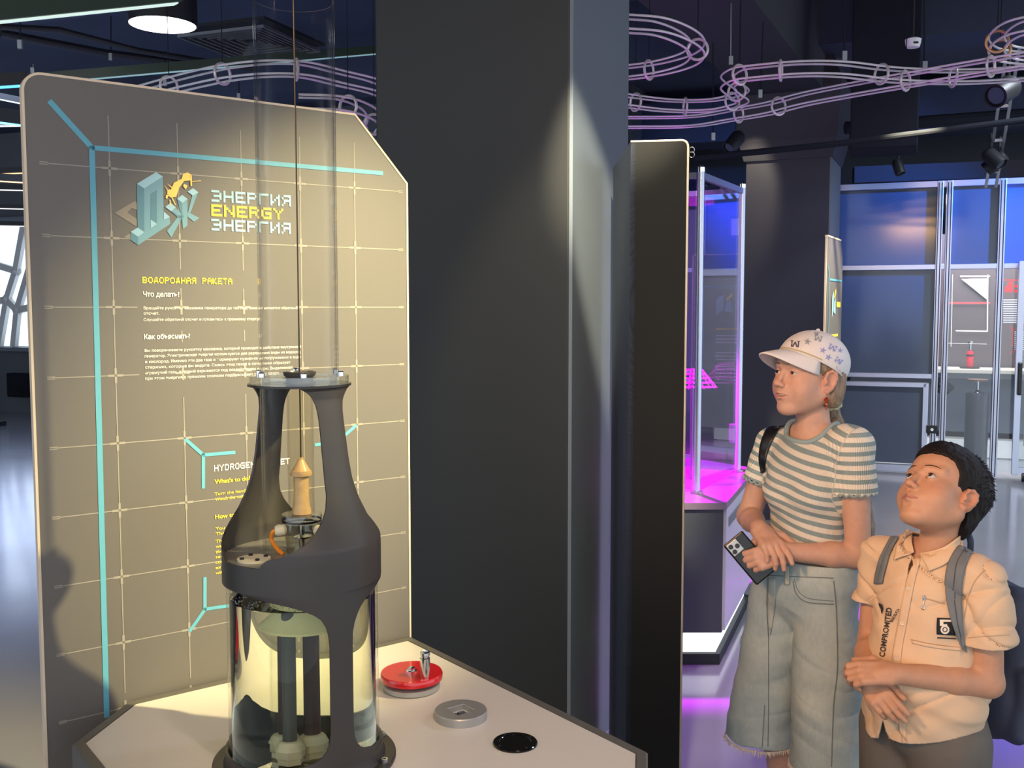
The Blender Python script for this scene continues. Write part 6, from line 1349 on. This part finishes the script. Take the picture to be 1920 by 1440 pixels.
D, lo, h = HF.grid(hb_ - (.13, .15, .14), hb_ + (.13, .14, .14), .0024)
v, f = nets(*streak((D, lo, h), .0016, (150, 150, 60))); B.mesh('hair', v, f, m_hairb)
wvb = lambda p: Vector(B.world(np.array(p)[None])[0]); mb = MB()
random.seed(11)
for k in range(1100):
    th = random.uniform(-math.pi, math.pi); ph_ = random.uniform(-.2, 1.35); r0 = np.array((.081, .106, .0855)); d = np.array((math.sin(th) * math.cos(ph_), math.cos(th) * math.cos(ph_), math.sin(ph_))); p0 = np.array((0, -.021, .040)) + d * r0
    if p0[2] < np.interp(p0[1], ys, zs2) + .008 or p0[1] > -.005: continue
    fl = np.array((random.uniform(-.3, .3), -.8 if p0[1] < .03 else .5, -.45 if p0[1] < -.04 else .2)); fl = fl - d * (fl @ d); L_ = random.uniform(.008, .015); p1 = p0 + fl * L_ * .6 + d * .003; p2 = p0 + fl * L_ + d * random.uniform(.003, .010)
    mb.tube([wvb(T(p0 - d * .002)), wvb(T(p1)), wvb(T(p2))], .001, 4, rs=[.0010, .0008, .0002])
mb.build('hair_tufts', m_hairb, B.root)['kind'] = 'stuff'
# ---- shirt
def shirt_body(F): boy_torso(F, .020, .04); F.ell((0, -.006, .67), (.148, .142, .17), None, .05); F.rc((0, -.010, .60), (0, -.010, .54), .136, .140, .04)
SF = Fld(); shirt_body(SF); ST_ = Fld(); shirt_body(ST_)
uL = bEL - bSL; nA = np.linalg.norm(uL); uL = uL / nA; uR = bER - bSR; nB = np.linalg.norm(uR); uR = uR / nB; eL_ = bSL + uL * nA * .60; eR_ = bSR + uR * nB * .52
SF.rc(bSL, eL_, .050, .062, .03); SF.rc(bSR, eR_, .048, .058, .03)
D, lo, h = SF.grid((-.27, -.19, .50), (.27, .22, 1.06), .0030); n = D.shape
X, Y, Z = np.meshgrid(*[lo[i] + h * np.arange(n[i]) for i in range(3)], indexing='ij'); P = np.stack([X.ravel(), Y.ravel(), Z.ravel()], 1).astype(np.float32)
Q = P.copy(); Q[:, 2] += .45 * Q[:, 0]; Q2 = P.copy(); Q2[:, 2] -= .7 * Q2[:, 0]
D = D.ravel(); Nz = vnoise(Q, (8, 8, 22), 21, D) * .0065 + vnoise(Q2, (10, 10, 30), 25, D) * .0050 + vnoise(P, (30, 30, 40), 27, D) * .0012 + (np.clip(1 - np.abs(vnoise(Q, (5, 5, 15), 51, D)) * 3, 0, 1) ** 2 * .0065 + np.clip(1 - np.abs(vnoise(Q2, (6, 6, 18), 53, D)) * 3.5, 0, 1) ** 2 * .0055) * (np.abs(D) < .03); D = D + Nz; Dt_ = shell(ST_.grid((-.27, -.19, .50), (.27, .22, 1.06), .0030)[0].ravel() + Nz, .006)
D = shell(D, .006); tL = (P - A3(eL_)) @ A3(uL); tR = (P - A3(eR_)) @ A3(uR)
dAL = np.linalg.norm(P - bSL - np.clip((P - bSL) @ uL, 0, 1)[:, None] * uL, axis=1); dAR = np.linalg.norm(P - bSR - np.clip((P - bSR) @ uR, 0, 1)[:, None] * uR, axis=1)
D = np.where((dAL < .085) & (((P - bSL) @ uL) > .05) & (P[:, 0] > .125), np.maximum(D, tL), D); D = np.where((dAR < .080) & (((P - bSR) @ uR) > .04) & (P[:, 0] < -.118), np.maximum(D, tR), D)
D = np.where(P[:, 2] < .90, np.minimum(D, Dt_), D)
hem = .560 + .035 * np.clip((np.abs(P[:, 0]) / .14) ** 2, 0, 1.2) - .028 * np.clip((-P[:, 0] - .0) / .06, 0, 1) * np.clip((.14 + P[:, 0]) / .05, 0, 1) * (P[:, 1] > 0)
sl = (np.abs(P[:, 0] + .018 + .0 * P[:, 2]) - .35 * np.maximum(.60 - P[:, 2], 0)) ; D = np.where((P[:, 1] > .05) & (P[:, 2] < .60), np.maximum(D, -sl), D)
D = np.maximum(D, hem - P[:, 2]); nk = (P - A3((0, .004, 1.035))) / A3((.064, .066, .052)); D = np.maximum(D, -(np.linalg.norm(nk, axis=1) - 1) * .05)
vn = np.abs(P[:, 0]) - .30 * (P[:, 2] - .955); D = np.where((P[:, 1] > .03) & (P[:, 2] > .955), np.maximum(D, -vn), D)
v, f = nets(D.reshape(n).astype(np.float32), lo, h)
m_shirt = mat('shirt_peach', rgb(218, 187, 154), 0.8, var=0.03, scale=60, bump=0.15, bscale=700)
B.shirt = B.mesh('shirt', v, f, m_shirt); SB = Skin([B.shirt]); SBB = Skin([B.shirt, B.body])
cl1 = SBB.strip([(1708, 989), (1713, 1012), (1719, 1037)], [(1694, 1003), (1684, 1026), (1677, 1053)], 16, 8, .011); patch('collar', cl1, m_shirt, B.root, .003, 3)
cl2 = SBB.strip([(1723, 1037), (1764, 1026), (1793, 1006), (1804, 995)], [(1743, 1073), (1777, 1057), (1805, 1027), (1813, 1003)], 22, 8, .007); patch('collar', cl2, m_shirt, B.root, .003, 3)
patch('placket', SB.strip([(1710, 1042), (1696, 1104), (1684, 1168), (1673, 1234), (1677, 1297), (1686, 1372)], [(1727, 1046), (1713, 1104), (1701, 1168), (1690, 1234), (1693, 1297), (1701, 1392)], 44, 4, .0028), m_shirt, B.root, .002, 1)
m_btn = mat('button_cream', rgb(214, 190, 160), 0.35)
for u, v_ in ((1719, 1047), (1705, 1104), (1693, 1168), (1682, 1235), (1685, 1297)):
    c = SB.hit(u, v_, .005); d = -ray(u, v_); bt = MB().lathe([(0, 0), (.0058, 0), (.0062, .0012), (.0056, .0022), (.0042, .0014), (0, .0014)], c, 18, d).build('button', m_btn, B.root)
    MB().ball(c + d.normalized() * .0016, .0012, 8).build('button_thread', m_shirt, bt)
m_st = mat('shirt_stitch', rgb(190, 160, 128), 0.9)
for px_, r_ in (([(1733, 1121), (1750, 1126), (1772, 1132)], .0016), ([(1708, 1199), (1740, 1206), (1775, 1211), (1800, 1214)], .0010), ([(1710, 1206), (1742, 1213), (1776, 1218), (1801, 1220)], .0010), ([(1845, 1070), (1828, 1090), (1815, 1120), (1808, 1160)], .0009), ([(1815, 1196), (1850, 1193), (1894, 1190)], .0008), ([(1688, 1340), (1692, 1398)], .0009)):
    MB().tube(SB.line(px_, .0012, 10), r_, 6).build('stitch_line', m_st, B.root)
patch('pocket_band', SB.strip([(1709, 1200), (1741, 1207), (1776, 1212), (1800, 1214)], [(1711, 1206), (1742, 1213), (1776, 1218), (1801, 1220)], 24, 3, .0025), m_shirt, B.root, .002)
zp_ = SB.hit(1733, 1121, .004); zr = MB().obox(zp_, Vector((.003, 0, 0)), Vector((0, .002, 0)), Vector((0, 0, .006))).build('zip_slider', m_chrome, B.root, bevel=.001)
MB().torus(SB.hit(1731, 1139, .004), -ray(1731, 1139), .0042, .0008, 16, 6).tube([zp_ - UP * .005, SB.hit(1731, 1134, .004)], .0008, 6).build('zip_pull', m_chrome, zr)
def on_shirt(nm, geo, fn, m, lift=.0030):
    vs, fs = geo; return MB().add([SB.hit(*fn(p[0], p[1]), lift) for p in vs], fs).build(nm, m, B.root, smooth=False)
m_patch = mat('patch_navy', rgb(22, 26, 34), 0.8); m_pw = mat('patch_white', rgb(226, 214, 196), 0.7); m_ink = mat('shirt_ink', rgb(52, 46, 48), 0.8)
patch('chest_patch', SB.strip([(1757, 1158), (1756, 1173), (1756, 1189)], [(1784, 1159), (1788, 1174), (1791, 1191)], 12, 10, .0028), m_patch, B.root, .0012)
five = [[(0, 0), (1, 0), (1, .2), (.3, .2), (.3, .42), (.62, .42), (.62, .6), (0, .6)]]
vs = []; fs = []
for p in five: fs.append(tuple(range(len(vs), len(vs) + len(p)))); vs += p
o5 = on_shirt('patch_figure', (vs, fs), lambda x, y: (1762 + 22 * x, 1161.5 + 20 * y), m_pw, .0042)
n_ = 28; rv = [(math.cos(2 * math.pi * k / n_) * r, math.sin(2 * math.pi * k / n_) * r) for r in (1.0, .58) for k in range(n_)]; on_shirt('patch_ring', (rv, [(k, (k + 1) % n_, n_ + (k + 1) % n_, n_ + k) for k in range(n_)]), lambda x, y: (1771.5 + 8.2 * x, 1180 + 8.2 * y), m_pw, .0046)
rv = [(math.cos(2 * math.pi * k / n_) * .38, math.sin(2 * math.pi * k / n_) * .38) for k in range(n_)]; on_shirt('patch_dot', (rv, [tuple(range(n_))]), lambda x, y: (1771.5 + 8.2 * x, 1180 + 8.2 * y), m_pw, .0046)
on_shirt('patch_bar', ([(0, 0), (1, 0), (1, 1), (0, 1)], [(0, 1, 2, 3)]), lambda x, y: (1757 + 35 * x, 1194 + 2.4 * y + 1.5 * x), m_ink)
def vtext(body, u0, v0, L_, hgt, m):
    vs, fs = text_geo(body, 1.0, .015); x0 = min(p[0] for p in vs); x1 = max(p[0] for p in vs); fs = [g for g in fs]
    return on_shirt('chest_lettering', ([((p[0] - x0) / (x1 - x0), p[1] / .73) for p in vs], fs), lambda x, y: (u0 + 14 * x - hgt * y * .98, v0 - L_ * x - hgt * .15 * y), m)
vtext('COMPROMITED', 1659, 1232, 92, 10.5, m_ink); vtext('BESO', 1674, 1166, 24, 5.5, m_ink)
on_shirt('chest_slash', ([(0, 0), (1, .15), (1.3, .5), (.8, 1), (.55, .55), (.2, .35)], [tuple(range(6))]), lambda x, y: (1648 + 7 * x, 1130 + 22 * y), m_ink)
# ---- trousers, shoes
PF = Fld(); PF.ell((0, -.006, .60), (.136, .128, .12), None, .03)
for q in (-1, 1): PF.rc((q * .070, -.004, .54), (q * .085, -.004, .06), .096, .076, .025)
D, lo, h = PF.grid((-.22, -.17, .05), (.22, .17, .72), .005); n = D.shape; X, Y, Z = np.meshgrid(*[lo[i] + h * np.arange(n[i]) for i in range(3)], indexing='ij'); P = np.stack([X.ravel(), Y.ravel(), Z.ravel()], 1).astype(np.float32)
D = D.ravel(); D = D + vnoise(P, (22, 22, 6), 31, D) * .005; D = np.maximum(shell(D, .010), np.maximum(.07 - P[:, 2], P[:, 2] - .66)); v, f = nets(D.reshape(n).astype(np.float32), lo, h)
B.mesh('trousers', v, f, mat('trousers_olive', rgb(104, 98, 90), 0.85, bump=0.15, bscale=600))
for q in (-1, 1):
    sf = Fld(); sf.rc((q * .07, -.03, .042), (q * .078, .105, .034), .042, .037, .02); sf.fn(lambda P: .001 - P[:, 2], (-9,) * 3, (9,) * 3, 'i', 0); v, f = nets(*sf.grid((q * .075 - .07, -.09, -.01), (q * .075 + .07, .17, .12), .005)); B.mesh('shoe', v, f, m_dark)
# ---- backpack
bk_ = thing('backpack', tuple(wvb((.03, -.19, .50))), 'dark blue backpack with grey straps on the boy\'s back', 'backpack')
KF = Fld(); KF.box((.020, -.238, .705), (.135, .065, .205), None, .05, .02); KF.box((.020, -.303, .64), (.10, .03, .11), None, .03, .02); KF.box((.150, -.22, .62), (.02, .05, .09), None, .018, .015)
D, lo, h = KF.grid((-.18, -.37, .46), (.28, -.10, 1.0), .005); n = D.shape; X, Y, Z = np.meshgrid(*[lo[i] + h * np.arange(n[i]) for i in range(3)], indexing='ij'); P = np.stack([X.ravel(), Y.ravel(), Z.ravel()], 1).astype(np.float32)
Q = P.copy(); Q[:, 2] += .9 * Q[:, 1] + .5 * Q[:, 0]; D = D.ravel(); D = D + vnoise(Q, (14, 14, 9), 41, D) * .014 + vnoise(P, (26, 26, 12), 43, D) * .006; v, f = nets(D.reshape(n).astype(np.float32), lo, h)
m_bag = mat('bag_blue', rgb(58, 66, 88), 0.7, bump=0.15, bscale=500); o = Vector(B.o)
mb = MB().add([Vector(p) for p in B.world(v)], [tuple(q) for q in f]); mb.build('pouch', m_bag, bk_)
m_strap = mat('strap_grey', rgb(112, 118, 122), 0.75, bump=0.15, bscale=600); m_strapd = mat('strap_stitch', rgb(74, 78, 84), 0.8)
def strap(A, Bq): patch('strap', SB.strip(A, Bq, 40, 6, .007), m_strap, bk_, .005, 3)
strap([(1672, 1008), (1655, 1036), (1645, 1068), (1641, 1096)], [(1687, 1008), (1672, 1036), (1663, 1066), (1656, 1095)])
strap([(1800, 1014), (1777, 1056), (1771, 1106), (1781, 1159), (1798, 1206), (1808, 1222)], [(1828, 1022), (1810, 1072), (1805, 1118), (1807, 1170), (1810, 1206), (1811, 1224)])
for px_ in ([(1813, 1020), (1795, 1062), (1789, 1110), (1795, 1165), (1804, 1208)], [(1680, 1010), (1664, 1036), (1655, 1066), (1649, 1094)]): MB().tube(SB.line(px_, .0098, 8), .0011, 6).build('strap_stitch', m_strapd, bk_)
MB().tube(spline([wvb((.05, -.10, 1.0)), wvb((.055, -.09, 1.03)), wvb((.035, -.10, 1.045)), wvb((.0, -.105, 1.03)), wvb((-.01, -.12, 1.0))], 6), .008, 8).build('top_handle', m_bag, bk_)
